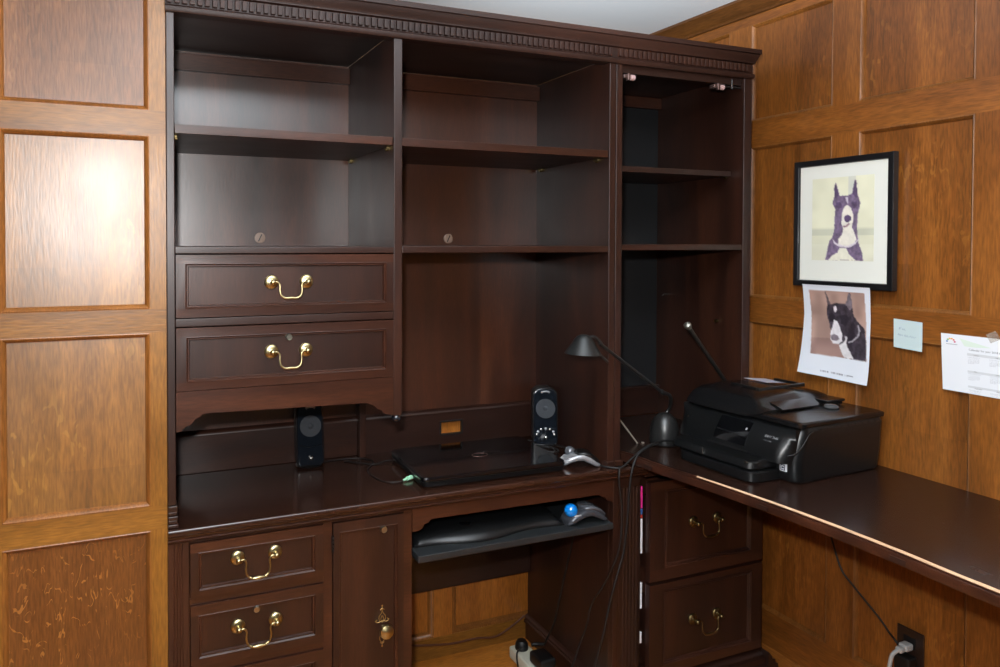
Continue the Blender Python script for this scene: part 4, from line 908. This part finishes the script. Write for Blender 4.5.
# outlet with plugs
ou = thing('wall_outlet', (WX-.002, 1.392, .195), 'dark brown wall outlet plate low on the oak wall below the table', 'outlet')
bm = NB(); box(bm, WX-.007, WX-.0005, 1.353, 1.430, .192, .324, .0025); obj('plate', bm, simple('brown_plate', srgb(40, 26, 20), .35), ou)
for z in (.270, .215):
    bm = NB(); box(bm, WX-.009, WX-.006, 1.375, 1.409, z, z+.032, .003); obj('socket', bm, rubber, ou)
bm = NB(); box(bm, WX-.040, WX-.0095, 1.378, 1.404, .268, .288, .005); box(bm, WX-.060, WX-.038, 1.381, 1.401, .266, .283, .006)
pg = obj('plug', bm, grey_cab, None, loc=(WX-.03, 1.39, .268), label='light grey plug in the upper socket of the wall outlet', cat='plug')
bm = NB(); tube(bm, smoothpath([(WX-.060, 1.391, .274), (WX-.074, 1.396, .262), (WX-.078, 1.400, .235), (WX-.080, 1.405, .19), (WX-.078, 1.41, .10), (WX-.07, 1.43, .0), (WX-.07, 1.46, FZ+.006)]), .0055, 10); obj('cord', bm, grey_cab, pg)
bm = NB(); box(bm, WX-.048, WX-.0095, 1.366, 1.412, .210, .256, .006)
pg = obj('power_adapter', bm, rubber, None, loc=(WX-.03, 1.39, .21), label='black power adapter in the lower socket of the wall outlet', cat='power adapter')
bm = NB(); tube(bm, smoothpath([(WX-.020, 1.405, .256), (WX-.028, 1.420, .282), (WX-.022, 1.442, .292), (WX-.018, 1.475, .318), (WX-.018, 1.555, .375), (WX-.02, 1.60, .415), (WX-.02, 1.635, .50), (WX-.03, 1.665, .60), (WX-.04, 1.68, .733)]), .0030, 8); obj('cord', bm, rubber, pg)

# ================================================================== POWER STRIP AND CABLES
ps = thing('power_strip', (1.34, 2.12, FZ), 'ivory power strip on the floor in the kneehole with black plugs', 'power strip')
bm = NB(); box(bm, 1.293, 1.362, 1.96, 2.296, FZ+.001, -.020, .006); obj('case', bm, white_pl, ps)
for y in (2.03, 2.10, 2.17):
    bm = NB(); box(bm, 1.314, 1.341, y-.016, y+.016, -.0205, -.019, .0005); obj('socket', bm, simple('socket_grey', srgb(120, 120, 112), .5) if y < 2.05 else bpy.data.materials['socket_grey'], ps)
bm = NB(); lathe(bm, [(0, 0), (.023, 0), (.024, .004), (.022, .020), (.016, .030), (0, .032)], (1.326, 2.262, -.0195), 'z', 24)
q_ = obj('round_plug', bm, rubber, None, loc=(1.334, 2.245, -.0195), label='round black plug at the far end of the power strip', cat='plug')
bm = NB(); tube(bm, smoothpath([(1.356, 2.245, -.004), (1.375, 2.24, -.002), (1.392, 2.22, .002)]), .006, 10); obj('plug_neck', bm, rubber, q_)
bm = NB(); box(bm, 1.306, 1.368, 2.10, 2.18, -.0185, .022, .009); obj('power_adapter', bm, black_pl, None, loc=(1.345, 2.125, -.0185), label='square black adapter on the near end of the power strip', cat='power adapter')
def cable(pts, r, label, m=rubber):
    bm = NB(); tube(bm, smoothpath(pts, 8), r, 8); obj('cable', bm, m, None, loc=pts[len(pts)//2], label=label, cat='cable')
cable([(1.695, 1.90, .775), (1.668, 1.872, .790), (1.60, 1.868, .797), (1.53, 1.858, .784), (1.475, 1.850, .760), (1.435, 1.842, .741), (1.415, 1.850, .737), (1.385, 1.90, .7365), (1.39, 2.02, .7365), (1.395, 2.12, .7365), (1.33, 2.23, .7365)], .0032, 'black cable arching over the worktop corner from the lamp to the right speaker')
cable([(1.60, 1.866, .7945), (1.535, 1.845, .790), (1.488, 1.838, .772), (1.462, 1.832, .730), (1.452, 1.832, .66), (1.446, 1.832, .58), (1.432, 1.832, .48), (1.405, 1.832, .40), (1.385, 1.835, .33), (1.36, 1.84, .22), (1.33, 1.87, .06), (1.33, 1.93, -.045), (1.36, 2.0, -.057)], .0032, 'black cable hanging nearest the fluted pedestal down to the floor')
cable([(1.425, 1.848, .742), (1.418, 1.836, .734), (1.414, 1.832, .70), (1.425, 1.832, .60), (1.418, 1.835, .49), (1.395, 1.87, .38), (1.385, 1.93, .28), (1.398, 1.97, .20), (1.392, 2.00, .12), (1.375, 2.03, .02), (1.36, 2.06, -.01), (1.352, 2.085, .00)], .0032, 'black cable hanging over the worktop edge and kinking inside the kneehole')
cable([(1.404, 1.96, .69), (1.405, 2.03, .60), (1.404, 2.06, .45), (1.405, 2.10, .33), (1.400, 2.13, .22), (1.395, 2.16, .11), (1.395, 2.20, .04), (1.392, 2.215, .006), (1.391, 2.222, .003)], .0032, 'black cable running down beside the pedestal wall to the round plug')
cable([(1.31, 2.235, .0), (1.285, 2.225, -.012), (1.265, 2.17, -.04), (1.262, 2.08, -.058), (1.27, 1.95, -.059)], .003, 'black cord curling off the left side of the power strip')
cable([(.752, 2.372, .02), (.86, 2.374, .028), (.98, 2.376, .005), (1.10, 2.374, -.012), (1.20, 2.372, -.012), (1.28, 2.372, -.022), (1.345, 2.374, .0), (1.404, 2.376, .03)], .0035, 'brown cable running along the bottom of the oak wainscot in the kneehole', simple('brown_cable', srgb(84, 50, 34), .5))
cable([(1.375, 2.04, -.02), (1.392, 1.99, -.02), (1.400, 1.93, -.03), (1.385, 1.87, -.05), (1.34, 1.90, -.058), (1.345, 1.945, -.057)], .0028, 'black cable coil on the floor at the pedestal baseboard')
cable([(1.33, 2.19, .742), (1.30, 2.14, .737), (1.315, 2.08, .737), (1.35, 2.07, .737), (1.36, 2.11, .737), (1.31, 2.13, .742), (1.295, 2.10, .740), (1.33, 2.06, .740), (1.345, 2.12, .743), (1.30, 2.16, .744)], .0026, 'tangled black cable loops at the foot of the right speaker')
